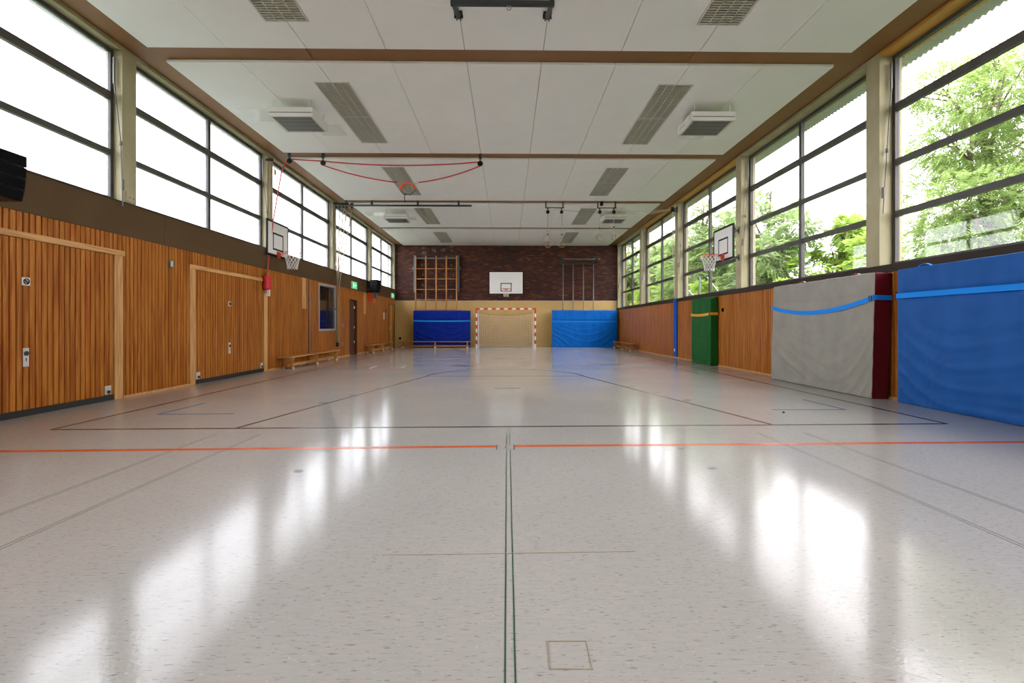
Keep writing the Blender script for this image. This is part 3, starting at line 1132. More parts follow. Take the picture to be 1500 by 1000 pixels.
def big_mat(name, label, m, m_side, L_, H, T, seed, strap_m, zs, handles, handle_m, amp=.012, sag=0, group=None, strap_rise=(0, 0)):
    """local axes: x = thickness (0 = front, +T towards the wall), y along the wall, z up"""
    t = thing(name, label, 'mat', group=group)
    def disp(p, n):
        f = fold(p, seed, amp, L_, H, zs)
        if n.x < -.5:
            return Vector((-f, 0, 0)) * (-n.x)
        if abs(n.y) > .5:
            q = noise.noise(Vector((p.x * 6, p.z * 9, seed))) * amp * .5
            return Vector((0, n.y * q, 0))
        if n.z > .5:
            return Vector((0, 0, noise.noise(Vector((p.y * 2.2, seed, 0))) * .012))
        return Vector((0, 0, 0))
    vs, fs = rounded_box(T, L_, H, .022, .036, disp)
    mb = MB()
    if m_side is not m:
        ny = max(2, round((L_ - .044) / .036)) + 6
        nz = max(2, round((H - .044) / .036)) + 6
        nf = ny * nz
        front, rest = fs[-2 * nf:-nf], fs[:-2 * nf] + fs[-nf:]
        mb.add(vs, rest)
        mb.build('side_cover', m_side, t, smooth=True, label='glossy maroon side of the cover')
        mf = MB()
        mf.add(vs, front)
        mf.build('front_cover', m, t, smooth=True, label='matt grey front of the cover')
    else:
        mb.add(vs, fs)
        mb.build('cover', m, t, smooth=True)
    # strap round the front
    def strap_z(u):
        return zs + sag * ((2 * u - 1) ** 2 - 1) + strap_rise[0] * (1 - u) + strap_rise[1] * u
    sp = MB()
    w2, n = .038, 40
    pv, pf = [], []
    path = []
    path.append((T * .98, -.012, strap_z(0)))
    path.append((.03, -.012, strap_z(0)))
    for i in range(n + 1):
        u = i / n
        path.append((-.016, u * L_, strap_z(u)))
    path.append((.03, L_ + .012, strap_z(1)))
    path.append((T * .98, L_ + .012, strap_z(1)))
    for i, p in enumerate(path):
        pre, nxt = path[max(0, i - 1)], path[min(len(path) - 1, i + 1)]
        nrm = Vector((nxt[1] - pre[1], -(nxt[0] - pre[0]), 0)).normalized() * -.003
        P = Vector(p)
        for dz in (-w2, w2):
            pv.append(P + Vector((0, 0, dz)))
        for dz in (-w2, w2):
            pv.append(P + nrm + Vector((0, 0, dz)))
    for i in range(len(path) - 1):
        a, b = 4 * i, 4 * i + 4
        pf += [(a, b, b + 1, a + 1), (a + 2, a + 3, b + 3, b + 2), (a + 1, b + 1, b + 3, a + 3), (a, a + 2, b + 2, b)]
    sp.add(pv, pf)
    so = sp.build('strap', strap_m, t)
    yb = L_ * (.12 if sag == 0 else .02)
    zb = strap_z(yb / L_)
    bk = MB()
    for dy in (-.025, .025):
        bk.box(-.026, -.018, yb + dy - .006, yb + dy + .006, zb - .045, zb + .045)
    bk.box(-.026, -.018, yb - .019, yb + .019, zb + .037, zb + .045).box(-.026, -.018, yb - .019, yb + .019, zb - .045, zb - .037)
    bk.build('buckle', M['dark_steel'], so)
    for yh in handles:
        pts = [(T * .35, yh - .13 + .26 * i / 8, H - .012 + .05 * math.sin(PI * i / 8)) for i in range(9)]
        hb = MB()
        for a, b in zip(pts, pts[1:]):
            hb.bar(a, b, .035, .008)
        hb.build('carry_handle', handle_m, t)
    return t


EPS = .0015
m1 = big_mat('soft_landing_mat', 'big blue-grey landing mat with a level bright blue strap, beside the maroon-sided mat', M['mat_blue'], M['mat_blue'],
             3.05, 2.0, .17, 1.3, M['strap_blue'], 1.6, [2.62], M['strap_blue'], .021)
m1.location = (5.885, 4.29, EPS)
m1.rotation_euler = (0, 0, math.radians(-.0))
m2 = big_mat('soft_landing_mat', 'big stone-grey landing mat with maroon sides leaning against the wall', M['mat_grey'], M['mat_maroon'],
             2.96, 2.0, .28, 4.1, M['strap_blue'], 1.60, [.55, 2.05], M['handle_red'], .019, .17, None, (0, -.06))
m2.location = (5.735, 7.66, EPS)
m2.rotation_euler = (0, math.radians(1.6), 0)
m3 = big_mat('gymnastics_mat', 'dark green mat with yellow strap standing upright on its end', M['mat_green'], M['mat_green'],
             1.45, 1.985, .225, 7.7, M['strap_yellow'], 1.50, [], M['strap_yellow'], .013, .03)
m3.location = (5.84, 14.05, EPS)
m4 = big_mat('soft_landing_mat', 'royal blue landing mat under the wooden climbing grid', M['mat_royal'], M['mat_royal'],
             3.05, 1.97, .28, 2.2, M['strap_blue'], 1.42, [.55, 2.4], M['mat_royal'], .018, .02)
m4.rotation_euler = (0, 0, PI / 2)
m4.location = (-5.03 + 3.05, YB - .72, EPS)
m5 = big_mat('soft_landing_mat', 'bright azure landing mat under the steel pole frame', M['mat_azure'], M['mat_azure'],
             3.5, 1.99, .28, 9.4, M['strap_blue'], 1.40, [.65, 2.9], M['black'], .018, .02)
m5.rotation_euler = (0, 0, PI / 2)
m5.location = (2.42 + 3.5, YB - .72, EPS)
# mats 4 and 5 are turned so that their front faces down the hall
# narrow pad that covers a guide post
t = thing('wall_pad', 'narrow tall blue pad on the boards under the ring ropes', 'pad', (XR - .05, 17.6, .05))
vs, fs = rounded_box(.05, .34, 2.06, .015, .08)
mb = MB()
mb.add(vs, fs)
mb.build('cover', M['pad_blue'], t, smooth=True).location = (-.001, -.17, 0)
MB().box(-.006, -.001, -.05, .05, .18, .28).build('socket', M['white'], t).location = (-.001, .03, 0)

# ------------------------------------------------------------------ benches
def bench(label, L_, nsup, group='gym benches'):
    """local: y along the bench from 0 to L_, x across, z up"""
    t = thing('gym_bench', label, 'bench', group=group)
    MB().box(-.145, .145, 0, L_, .292, .325).build('seat_plank', M['bench_wood'], t, bevel=.006)
    MB().box(-.022, .022, .2, L_ - .2, .045, .125).build('beam', M['bench_wood'], t, bevel=.004)
    for k in range(nsup):
        y = .3 + (L_ - .6) * k / (nsup - 1)
        poly = [(-.125, .022), (-.07, .022), (-.05, .045), (.05, .045), (.07, .022), (.125, .022), (.14, .2915), (-.14, .2915)]
        lg = MB().prism(poly, y - .02, y + .02, 'y').build('leg', M['bench_wood'], t, bevel=.003)
        for sx in (-1, 1):
            fm = MB()
            fm.box(sx * .125 - .02, sx * .125 + .02, y - .03, y + .03, 0, .04)
            fm.cyl((sx * .125, y - .034, .02), (sx * .125, y + .034, .02), .02, 10)
            fm.build('foot', M['white'], lg)
    mb = MB().box(-.09, .09, L_ + .001, L_ + .012, .25, .30).box(-.07, -.045, L_ + .001, L_ + .05, .285, .30).box(.045, .07, L_ + .001, L_ + .05, .285, .30)
    mb.build('hook', M['steel'], t)
    return t


b1 = bench('long wooden bench below the looking window along the timber wall', 4.0, 3)
b1.location = (-5.90, 13.05, EPS)
dup(b1, (-5.86, 20.9, EPS), 0, 'wooden bench under the red cabinet and farther loudspeaker', 'gym benches')
dup(b1, (-1.82, YB - 1.0, EPS), PI / 2, 'wooden bench standing across in front of the royal blue mat', 'gym benches')
dup(b1, (5.78, 22.25, EPS), 0, 'wooden bench in the corner beside the bright azure mat', 'gym benches')

# ------------------------------------------------------------------ handball goal
gx0, gx1, gy, gh = -1.65, 1.51, 25.75, 2.08
t = thing('handball_goal', 'red and white striped handball goal with white net at the end wall', 'goal', (-.07, gy, 0))
R = (-.07, gy, 0)
def striped(name, p0, p1, axis, nblk, first):
    mb = MB()
    for i in range(nblk):
        a, b = p0[axis] + (p1[axis] - p0[axis]) * i / nblk, p0[axis] + (p1[axis] - p0[axis]) * (i + 1) / nblk
        lo, hi = list(p0), list(p1)
        lo[axis], hi[axis] = a, b
        mb.box(lo[0], hi[0], lo[1], hi[1], lo[2], hi[2], (i + first) % 2)
    return mb.build(name, [M['white'], M['red']], t, rel=R)
striped('post', (gx0, gy, EPS), (gx0 + .08, gy + .08, 2.0), 2, 10, 0)
striped('post', (gx1 - .08, gy, EPS), (gx1, gy + .08, 2.0), 2, 10, 0)
striped('crossbar', (gx0, gy, 2.0), (gx1, gy + .08, 2.08), 0, 15, 1)
hb = MB()
for x in (gx0 + .11, gx1 - .11):
    hb.tube([(x, gy + .08, 1.94), (x, gy + .5, 1.80), (x, gy + .95, .9), (x, gy + 1.0, .05)], .018, 8)
hb.tube([(gx0 + .11, gy + 1.0, .05), (gx1 - .11, gy + 1.0, .05)], .016, 8)
hb.build('net_hoop', M['white'], t, rel=R, smooth=True)
for x in (gx0 + .11, gx1 - .11):
    MB().box(x - .02, x + .02, gy + .04, gy + 1.02, EPS, .035).build('ground_bar', M['white'], t, rel=R)
net = MB()
prof = []
NV, NH = 22, 30
def net_pt(u, v):
    sagz = .14 * (1 - (2 * u - 1) ** 2)
    zt = 1.86 - sagz
    z = zt * (1 - v) + .05 * v
    y = gy + .34 + .62 * math.sin(v * PI / 2) + .10 * math.sin(PI * u) * math.sin(PI * v) - .0
    x = gx0 + .12 + (gx1 - gx0 - .24) * u
    return (x, y, z)
def strand(mb, pts, r=.0055):
    mb.tube(pts, r, 3)
for i in range(NH + 1):
    strand(net, [net_pt(i / NH, j / 10) for j in range(11)])
for j in range(NV + 1):
    strand(net, [net_pt(i / 15, j / NV) for i in range(16)])
for sx in (gx0 + .12, gx1 - .12):
    for j in range(0, NV):
        p = net_pt(0 if sx < 0 else 1, j / NV)
        strand(net, [(sx, gy + .06, p[2]), p])
    for k in range(1, 8):
        y = gy + .06 + k * .11
        strand(net, [(sx, y, .04), (sx, y, 1.9 - k * .1)])
net.build('net', M['net'], t, rel=R, kind='stuff')
cordp = [net_pt(i / 16, 0) for i in range(17)]
MB().tube(cordp, .008, 5).build('head_cord', M['grey_steel'], t, rel=R)

# ------------------------------------------------------------------ basketball boards
def rim_and_net(t, c, facing, mred=True):
    """c: centre of the ring; facing: unit vector away from the board"""
    f = Vector(facing)
    s = Vector((-f.y, f.x, 0))
    c = Vector(c)
    mb = MB().ring(c, .225, .010, 'z', 32, 8)
    b = c - f * .36
    for k in (-1, 1):
        mb.tube([b + s * .09 * k + Vector((0, 0, -.01)), c - f * .20 + s * .10 * k], .008, 6)
        mb.tube([b + s * .05 * k + Vector((0, 0, -.10)), c - f * .215 + s * .05 * k], .008, 6)
    rim = mb.build('rim', M['red'], t, smooth=True)
    pm = MB()
    q = [b + s * a + Vector((0, 0, z)) for a, z in ((-.09, -.14), (.09, -.14), (.09, .03), (-.09, .03))]
    pm.add([p - f * .008 for p in q] + [p + f * .012 for p in q],
           [(0, 1, 2, 3), (7, 6, 5, 4), (0, 4, 5, 1), (1, 5, 6, 2), (2, 6, 7, 3), (3, 7, 4, 0)])
    pm.build('rim_plate', M['red'], t)
    nm = MB()
    nst, lev = 12, 6
    def npnt(a, l):
        v = l / lev
        r = .225 - .10 * math.sin(v * PI / 2)
        return c + Vector((math.cos(a) * r, math.sin(a) * r, -.42 * v))
    for k in range(nst):
        for d in (-1, 1):
            nm.tube([npnt(2 * PI * (k + d * l * .5) / nst, l) for l in range(lev + 1)], .0055, 4)
    nm.build('net', M['net'], t, kind='stuff')
    return t


def board_set(label, cx, cy, cz, W, H, facing, rimz, brackets):
    f = Vector(facing)
    s = Vector((-f.y, f.x, 0))
    t = thing('basketball_board', label, 'basketball hoop', (cx, cy, 0))
    def slab(mb, a0, a1, z0, z1, d0, d1, mi=0):
        pts = []
        for d in (d0, d1):
            for a, z in ((a0, z0), (a1, z0), (a1, z1), (a0, z1)):
                p = s * a + f * d
                pts.append((p.x, p.y, z))
        mb.add(pts, [(0, 1, 2, 3), (7, 6, 5, 4), (0, 4, 5, 1), (1, 5, 6, 2), (2, 6, 7, 3), (3, 7, 4, 0)], mi)
    mb = MB()
    slab(mb, -W / 2, W / 2, cz - H / 2, cz + H / 2, -.012, .012)
    mb.build('backboard', M['white'], t)
    k = .048
    mb = MB()
    slab(mb, -W / 2 - .004, W / 2 + .004, cz + H / 2 - k, cz + H / 2 + .004, -.016, .016)
    slab(mb, -W / 2 - .004, W / 2 + .004, cz - H / 2 - .004, cz - H / 2 + k, -.016, .016)
    slab(mb, -W / 2 - .004, -W / 2 + k, cz - H / 2 + k, cz + H / 2 - k, -.016, .016)
    slab(mb, W / 2 - k, W / 2 + .004, cz - H / 2 + k, cz + H / 2 - k, -.016, .016)
    mb.build('black_border', M['black'], t)
    mb = MB()
    tw, th, z0 = .59, .45, cz - H / 2 + .16
    k = .045
    slab(mb, -tw / 2, tw / 2, z0 + th - k, z0 + th, .0122, .0135)
    slab(mb, -tw / 2, tw / 2, z0, z0 + k, .0122, .0135)
    slab(mb, -tw / 2, -tw / 2 + k, z0 + k, z0 + th - k, .0122, .0135)
    slab(mb, tw / 2 - k, tw / 2, z0 + k, z0 + th - k, .0122, .0135)
    mb.build('target_frame', M['black'], t)
    rim_and_net(t, f * .385 + Vector((0, 0, rimz)), facing)
    for (a, z, depth) in brackets:
        mb = MB()
        p = s * a - f * .016
        q = s * a - f * depth
        mb.bar((p.x, p.y, z), (q.x, q.y, z), .05, .05)
        mb.bar((q.x, q.y, z - .08), (q.x, q.y, z + .08), .06, .012, up=(f.x, f.y, 0))
        mb.build('wall_bracket', M['dark_steel'], t)
    return t


board_set('basketball board with red rim and white net beside the hanging red cord', -6.02, 12.98, 3.40, 1.2, .9, (1, 0, 0), 3.06,
          [(-.12, 3.15, .13), (-.12, 3.65, .13)])
board_set('basketball board with red rim and white net against the clear windows', 5.80, 13.1, 3.34, 1.2, .9, (-1, 0, 0), 3.04,
          [(.28, 2.95, .279), (.28, 3.65, .279)])
board_set('wide basketball board with red rim on the brick end wall', -.06, 26.2, 3.44, 1.86, 1.24, (0, -1, 0), 3.10,
          [(-.6, 3.0, .902), (.6, 3.0, .902), (-.6, 3.85, .902), (.6, 3.85, .902)])

# ------------------------------------------------------------------ climbing grid and pole frame on the end wall
t = thing('climbing_grid', 'wooden climbing grid with five uprights on the brick end wall', 'climbing frame', (-3.9, 26.75, 0))
R = (-3.9, 26.75, 0)
ux = [-4.97, -4.415, -3.86, -3.305, -2.75]
for x in ux:
    MB().box(x - .032, x + .032, 26.70, 26.80, EPS, 4.95).build('upright', M['bar_wood'], t, bevel=.006, rel=R)
for z in (.9, 1.45, 2.01, 2.58, 3.13, 3.70, 4.25):
    for a, b in zip(ux, ux[1:]):
        MB().cyl((a + .0325, 26.75, z), (b - .0325, 26.75, z), .022, 10).build('rung', M['bar_wood'], t, rel=R, smooth=True)
MB().box(-4.935, -2.785, 26.765, 26.795, 4.79, 4.86).build('top_rail', M['grey_steel'], t, rel=R)
for x, s in ((-5.06, -1), (-2.655, 1)):
    r_ = MB().box(x - .028, x + .028, 26.80, YB - .0045, 3.0, 5.0)
    r_.box(min(x, x + s * .13), max(x, x + s * .13), 26.88, 26.92, 4.28, 4.32)
    r_.add([(x + s * .028, 26.9, 4.28), (x + s * .15, 26.9, 4.18), (x + s * .028, 26.9, 4.50), (x + s * .028, 26.94, 4.28), (x + s * .15, 26.94, 4.18), (x + s * .028, 26.94, 4.50)],
           [(0, 1, 2), (5, 4, 3), (0, 3, 4, 1), (1, 4, 5, 2), (2, 5, 3, 0)])
    q = x - s * .03
    r_.box(min(q, q - s * .03), max(q, q - s * .03), 26.76, 26.84, 4.9, 4.96).box(min(x, q), max(x, q), 26.80, 26.84, 4.9, 4.96)
    r_.build('wall_rail', M['grey_steel'], t, rel=R)
t = thing('pole_frame', 'grey steel pole frame with four uprights above the azure mat', 'climbing frame', (3.85, 26.6, 0))
R = (3.85, 26.6, 0)
px_ = [3.04, 3.59, 4.15, 4.70]
for x in px_:
    MB().cyl((x, 26.75, EPS), (x, 26.75, 4.50), .026, 12).build('pole', M['grey_steel'], t, rel=R, smooth=True)
MB().box(2.98, 4.78, 26.72, 26.78, 4.50, 4.56).build('top_bar', M['dark_steel'], t, rel=R)
MB().cyl((2.92, 26.1, 4.70), (4.95, 26.1, 4.70), .026, 12).build('pull_bar', M['grey_steel'], t, rel=R, smooth=True)
for x in (2.95, 4.78):
    b_ = MB().bar((x, YB - .02, 4.56), (x, 26.1, 4.70), .05, .03).bar((x, YB - .03, 4.98), (x, 26.4, 4.66), .03, .03)
    b_.box(x - .06, x + .06, YB - .03, YB - .0045, 4.45, 5.02)
    b_.cyl((x - .05, 26.1, 4.70), (x + .05, 26.1, 4.70), .05, 12)
    b_.build('bracket', M['dark_steel'], t, rel=R)

# ------------------------------------------------------------------ air heaters under the ceiling
def heater(label):
    t = thing('air_heater', label, 'heater', group='air heaters under the ceiling')
    w2, h = .435, .165
    z0 = 5.245
    mb = MB()
    mb.box(-w2, w2, 0, .83, z0 + .012, z0 + h)
    mb.build('body', M['unit_white'], t, bevel=.008)
    fr = MB()
    for a, b, c, d in ((-w2, -w2 + .05, 0, .83), (w2 - .05, w2, 0, .83), (-w2 + .05, w2 - .05, 0, .05), (-w2 + .05, w2 - .05, .78, .83)):
        fr.box(a, b, c, d, z0 - .012, z0 + .0115)
    fr.build('grille_frame', M['unit_white'], t)
    MB().box(-w2 + .02, w2 - .02, .02, .81, z0 + .0, z0 + .0118).build('grille_back', M['grille_dark'], t)
    sl = MB()
    for k in range(22):
        x = -w2 + .05 + (2 * w2 - .1) * (k + .5) / 22
        sl.box(x - .007, x + .007, .05, .78, z0 - .012, z0 - .006)
    for k in range(1, 4):
        y = .05 + .73 * k / 4
        sl.box(-w2 + .05, w2 - .05, y - .004, y + .004, z0 - .0055, z0 - .001)
    sl.build('grille', M['steel'], t, kind='stuff')
    MB().box(-w2 + .02, w2 - .02, -.004, .003, z0 + .055, z0 + .066).build('air_slot', M['grille_dark'], t)
    for x in (-.36, .36):
        for y in (.08, .75):
            MB().cyl((x, y, z0 + h), (x, y, ZC), .012, 8).build('hanger', M['unit_white'], t)
    MB().box(-.05, .50, 1.25, 1.85, ZC - .010, ZC - .001).build('deflector_plate', M['gloss_white'], t)
    return t


h1 = heater('white ceiling air heater left of the nearer red cord, over the gates')
h1.location = (-4.22, 9.62, 0)
lab_ = MB().box(-1.30, -.48, .45, 1.08, ZC - .010, ZC - .001)
lab_.build('deflector_plate', M['gloss_white'], h1)
h1['label'] = 'white ceiling air heater beside the second louvre light, towards the frosted windows'
h2 = dup(h1, (4.10, 9.70, 0), 0, 'white ceiling air heater beside the second louvre light, towards the clear windows')
for c in list(h2.children):
    if c.name.startswith('deflector') and c.data.vertices[0].co.x < -.6:
        bpy.data.objects.remove(c)
dup(h1, (-4.27, 18.75, 0), 0, 'small far white air heater seen behind the climbing rope rail')
dup(h2, (4.15, 18.75, 0), 0, 'small far white air heater seen behind the gymnastic rings')

# ------------------------------------------------------------------ loudspeakers
def speaker_stack(label, loc, n, eh, tilt, zt):
    t = thing('line_loudspeaker', label, 'loudspeaker', loc)
    z, x, a = zt, 0.0, 0.0
    for k in range(n):
        a = tilt[k]
        c, s = math.cos(a), math.sin(a)
        def P(u, v, y):
            return (x + u * c - (-v) * s * -1 * 0 + v * 0 + (-(eh - 0) * 0) + (v * -s * -1) * 0 + u * 0 + (v * s), y, z + v * c - u * s * .0)
        w2, d = .33, .30
        def Q(u, v, y):
            # u: back from the face, v: down from the top edge
            return (x - u * c - v * s, y, z - v * c + u * s * .0 - u * s * .35)
        pts = [Q(u, v, y) for y in (-w2, w2) for u, v in ((0, .004), (d, .03), (d, eh - .03), (0, eh - .004))]
        mb = MB()
        mb.add(pts, [(0, 1, 2, 3), (7, 6, 5, 4), (4, 5, 1, 0), (5, 6, 2, 1), (6, 7, 3, 2), (7, 4, 0, 3)])
        cab = mb.build('cabinet', M['black'], t)
        g_ = [Q(u, v, y) for y in (-w2 + .02, w2 - .02) for u, v in ((-.008, .012), (.0005, .012), (.0005, eh - .012), (-.008, eh - .012))]
        gm = MB()
        gm.add(g_, [(0, 1, 2, 3), (7, 6, 5, 4), (4, 5, 1, 0), (5, 6, 2, 1), (6, 7, 3, 2), (7, 4, 0, 3)])
        gm.build('front_grille', M['black_matt'], cab)
        x, z = x - eh * s, z - eh * c
    return t


sp = speaker_stack('large black loudspeaker stack on the brown band above the wide gate', (-5.62, 5.50, 0), 4, .134, [.0, .05, .12, .24], 3.13)
br = MB().box(-.52, -.30, -.05, .05, 2.86, 2.92).box(-.52, -.505, -.12, .12, 2.72, 3.06)
br.build('wall_bracket', M['dark_steel'], sp)
sp2 = speaker_stack('small far black loudspeaker stack on the last cream column', (-5.66, 21.75, 0), 4, .14, [.0, .08, .16, .26], 3.17)
br = MB().box(-.48, -.30, -.05, .05, 2.86, 2.92).box(-.48, -.465, -.12, .12, 2.76, 3.06)
br.build('wall_bracket', M['dark_steel'], sp2)
MB().box(-.24, -.12, .02, .16, 2.36, 2.585).build('power_box', M['grey_steel'], sp2)
t = thing('alarm_cabinet', 'orange red wall cabinet below the farther loudspeaker stack', 'cabinet', (XL, 22.0, 2.2))
MB().box(.001, .22, -.2, .2, 0, .46).build('body', M['orange'], t, bevel=.01)
MB().box(.2205, .228, -.17, .17, .03, .43).build('door', M['orange'], t, bevel=.004)
MB().box(.2285, .24, .11, .14, .2, .28).build('latch', M['dark_steel'], t)

# exit signs
def exit_sign(label, y, z, w_, h_):
    t = thing('exit_sign', label, 'sign', (XL + .008, y, z))
    MB().box(0, .05, -w_ / 2, w_ / 2, -h_ / 2, h_ / 2).build('housing', M['white'], t, bevel=.004)
    MB().box(.0505, .054, -w_ / 2 + .015, w_ / 2 - .015, -h_ / 2 + .015, h_ / 2 - .015).build('face', M['exit'], t)
    p = MB()
    k = h_ / .27
    def q(poly):
        p.prism([(a * k, b * k) for a, b in poly], .0545, .056, 'x')
    # running figure, door and arrow
    q([(-.20, -.09), (-.09, -.09), (-.09, .09), (-.20, .09)])
    q([(-.02, -.02), (.02, -.02), (.03, .05), (-.01, .05)])
    q([(.02, .06), (.05, .06), (.05, .09), (.02, .09)])
    q([(-.06, -.09), (-.035, -.09), (.005, -.02), (-.02, -.02)])
    q([(.03, -.07), (.055, -.06), (.02, -.02), (-.005, -.02)])
    q([(.03, .02), (.075, .0), (.08, .02), (.03, .045)])
    q([(.11, -.02), (.19, -.02), (.19, .02), (.11, .02)])
    q([(.10, 0), (.14, -.05), (.14, .05)])
    p.build('pictogram', M['exit_white'], t)
    return t


exit_sign('lit green exit sign over the dark brown door', 19.75, 2.77, .62, .28)
exit_sign('lit green exit sign in the corner next to the brick wall', 26.35, 2.76, .55, .26)
t = thing('thermostat', 'small grey box on the boards between the two gates', 'sensor', (XL, 9.05, 2.28))
MB().box(.001, .05, -.055, .055, -.06, .06).build('housing', M['grey_steel'], t, bevel=.006)
MB().box(.0505, .055, -.045, .01, -.05, .05).build('front_plate', M['alu'], t, bevel=.002)
t = thing('wall_notice', 'white paper notice on the boards before the corner', 'notice', (XL, 24.62, 1.65))
MB().box(.001, .005, -.1, .1, -.17, .17).build('sheet', M['paper'], t)
t = thing('key_box', 'tiny grey box above the white notice', 'box', (XL, 25.05, 1.92))
MB().box(.001, .04, -.06, .06, -.08, .08).build('housing', M['grey_steel'], t, bevel=.004)
MB().box(.0405, .046, -.03, .03, -.03, .03).build('lid', M['dark_steel'], t)
for y, z, lab in ((18.5, 1.17, 'pair of grey switches beside the dark brown door'), (18.45, .48, 'low grey wall socket beside the dark brown door')):
    t = thing('wall_switch', lab, 'switch', (XL, y, z))
    MB().box(.001, .014, -.09, .09, -.05, .05).build('plate', M['steel'], t, bevel=.002)
    MB().box(.0145, .02, -.07, -.01, -.035, .035).build('rocker', M['grey_steel'], t)
    MB().box(.0145, .02, .01, .07, -.035, .035).build('rocker', M['grey_steel'], t)

# ------------------------------------------------------------------ red cord and pulleys across the hall
PY = 12.72
def pulley(name, label, x, y, ztop, zw, group, wheel=.06):
    t = thing(name, label, 'pulley', (x, y, ztop), group=group)
    dz = zw - ztop
    mb = MB().box(-.045, .045, -.03, .03, -.012, 0).box(-.035, .035, -.025, .025, min(-.05, dz * .55), -.012)
    mb.bar((0, 0, dz * .5), (0, 0, dz + .02), .035, .02)
    mb.build('bracket', M['dark_steel'], t, bevel=.003)
    wl_ = MB()
    wl_.cyl((0, -.018, dz), (0, .018, dz), wheel, 18)
    wl_.cyl((0, -.026, dz), (0, .026, dz), wheel * .35, 10)
    wl_.ring((0, 0, dz), wheel, .012, 'y', 18, 6)
    wl_.build('wheel', M['black'], t)
    return t


ZT = 5.6195
px1, px2, px3 = -5.60, -4.74, -.70
zp = 5.345
pulley('rope_pulley', 'black pulley at the end of the red cord, nearest the frosted windows', px1, PY, ZT, zp + .05, 'red cord pulleys')
pulley('rope_pulley', 'second black pulley where the red cord forks', px2, PY, ZT, zp, 'red cord pulleys')
pulley('rope_pulley', 'black pulley at the far end of the red cord near mid ceiling', px3, PY, ZT, zp, 'red cord pulleys')
t = thing('hoist_rope', 'red cord strung over ceiling pulleys and down behind the basketball board', 'rope', (0, PY, 0))
def sagline(a, b, s, n=16):
    a, b = Vector(a), Vector(b)
    return [a.lerp(b, i / n) - Vector((0, 0, s * (1 - (2 * i / n - 1) ** 2))) for i in range(n + 1)]
HK = (-2.56, 4.79)
cr = .016
MB().tube(sagline((px2, 0, zp + .045), (px3, 0, zp + .045), .10), cr, 6).build('upper_strand', M['red_rope'], t)
MB().tube(sagline((px2, 0, zp - .06), (HK[0] - .27, 0, HK[1] + .06), .06), cr, 6).build('lower_strand', M['red_rope'], t)
MB().tube(sagline((px3, 0, zp - .06), (HK[0] + .27, 0, HK[1] + .06), .06), cr, 6).build('lower_strand', M['red_rope'], t)
MB().tube([(px2, 0, zp + .045), (px1 + .03, 0, zp + .09), (px1 - .06, 0, zp + .07), (-5.80, -.0, 5.12), (-6.0, -.05, 3.80), (-6.06, -.10, 2.95), (-6.10, -.15, 2.45)], cr, 6) \
    .build('fall_strand', M['red_rope'], t)
t = thing('red_hook_bar', 'red curved hook bar hanging in the red cord under the ceiling', 'hook', (HK[0], PY, HK[1]))
mb = MB()
pts = [(-.20, 0, -.14), (-.17, 0, -.03), (-.10, 0, .03), (0, 0, .04), (.10, 0, .02), (.17, 0, -.04), (.21, 0, -.12)]
for a, b in zip(pts, pts[1:]):
    mb.bar(a, b, .05, .045)
mb.build('bar', M['orange'], t)
MB().ring((-.245, 0, .045), .03, .006, 'y', 14, 5).ring((.245, 0, .055), .03, .006, 'y', 14, 5).tube([(-.215, 0, .05), (-.15, 0, .02)], .006, 5) \
    .tube([(.215, 0, .05), (.15, 0, .02)], .006, 5).build('shackle', M['steel'], t)
MB().tube([(-.19, 0, -.15), (-.10, 0, -.25), (-.02, 0, -.24), (.05, 0, -.27), (.2, 0, -.13)], .009, 5) \
    .tube([(-.06, 0, -.22), (-.09, 0, -.30), (-.08, 0, -.46)], .009, 5).build('black_cord', M['black'], t)
t = thing('red_bag', 'red bag hanging on the boards below the near basketball board', 'bag', (XL, 12.52, 2.25))
vs, fs = rounded_box(.13, .26, .36, .05, .04, lambda p, n: n * noise.noise(p * 9) * .02)
mb = MB(); mb.add([(a + .02, b - .13, c - .18) for a, b, c in vs], fs)
mb.build('bag', M['red_bag'], t, smooth=True)
MB().box(.02, .1, .06, .12, -.34, -.17).build('tag', M['white'], t)
MB().tube([(.06, 0, .16), (.05, .02, .24), (.06, .05, .16)], .008, 5).box(.0005, .06, .0, .04, .22, .235).build('loop', M['red_rope'], t)
# second thin pale cord with a wooden grip at the near column
t = thing('pull_cord', 'thin pale pull cord with wooden grip beside the red cord', 'cord', (-6.03, 12.6, 5.2))
MB().tube([(0, 0, .18), (0, -.02, -.8), (-.03, -.05, -2.2), (-.06, -.08, -3.05)], .006, 5).build('cord', M['rope'], t)
MB().tube([(.0, 0, .16), (.10, 0, .02), (.11, 0, -.06)], .006, 5).tube([(.11, 0, -.05), (.115, 0, -.10), (.12, 0, -.17), (.12, 0, -.21)], [.012, .03, .034, .014], 10) \
    .build('grip', M['ring_wood'], t)
MB().box(-.12, .05, -.03, .03, .16, .2).cyl((-.05, 0, .18), (.06, 0, .18), .035, 10).build('hook', M['black'], t)
MB().box(-.085, -.04, -.11, -.05, -3.22, -3.04).build('cleat', M['alu'], t)

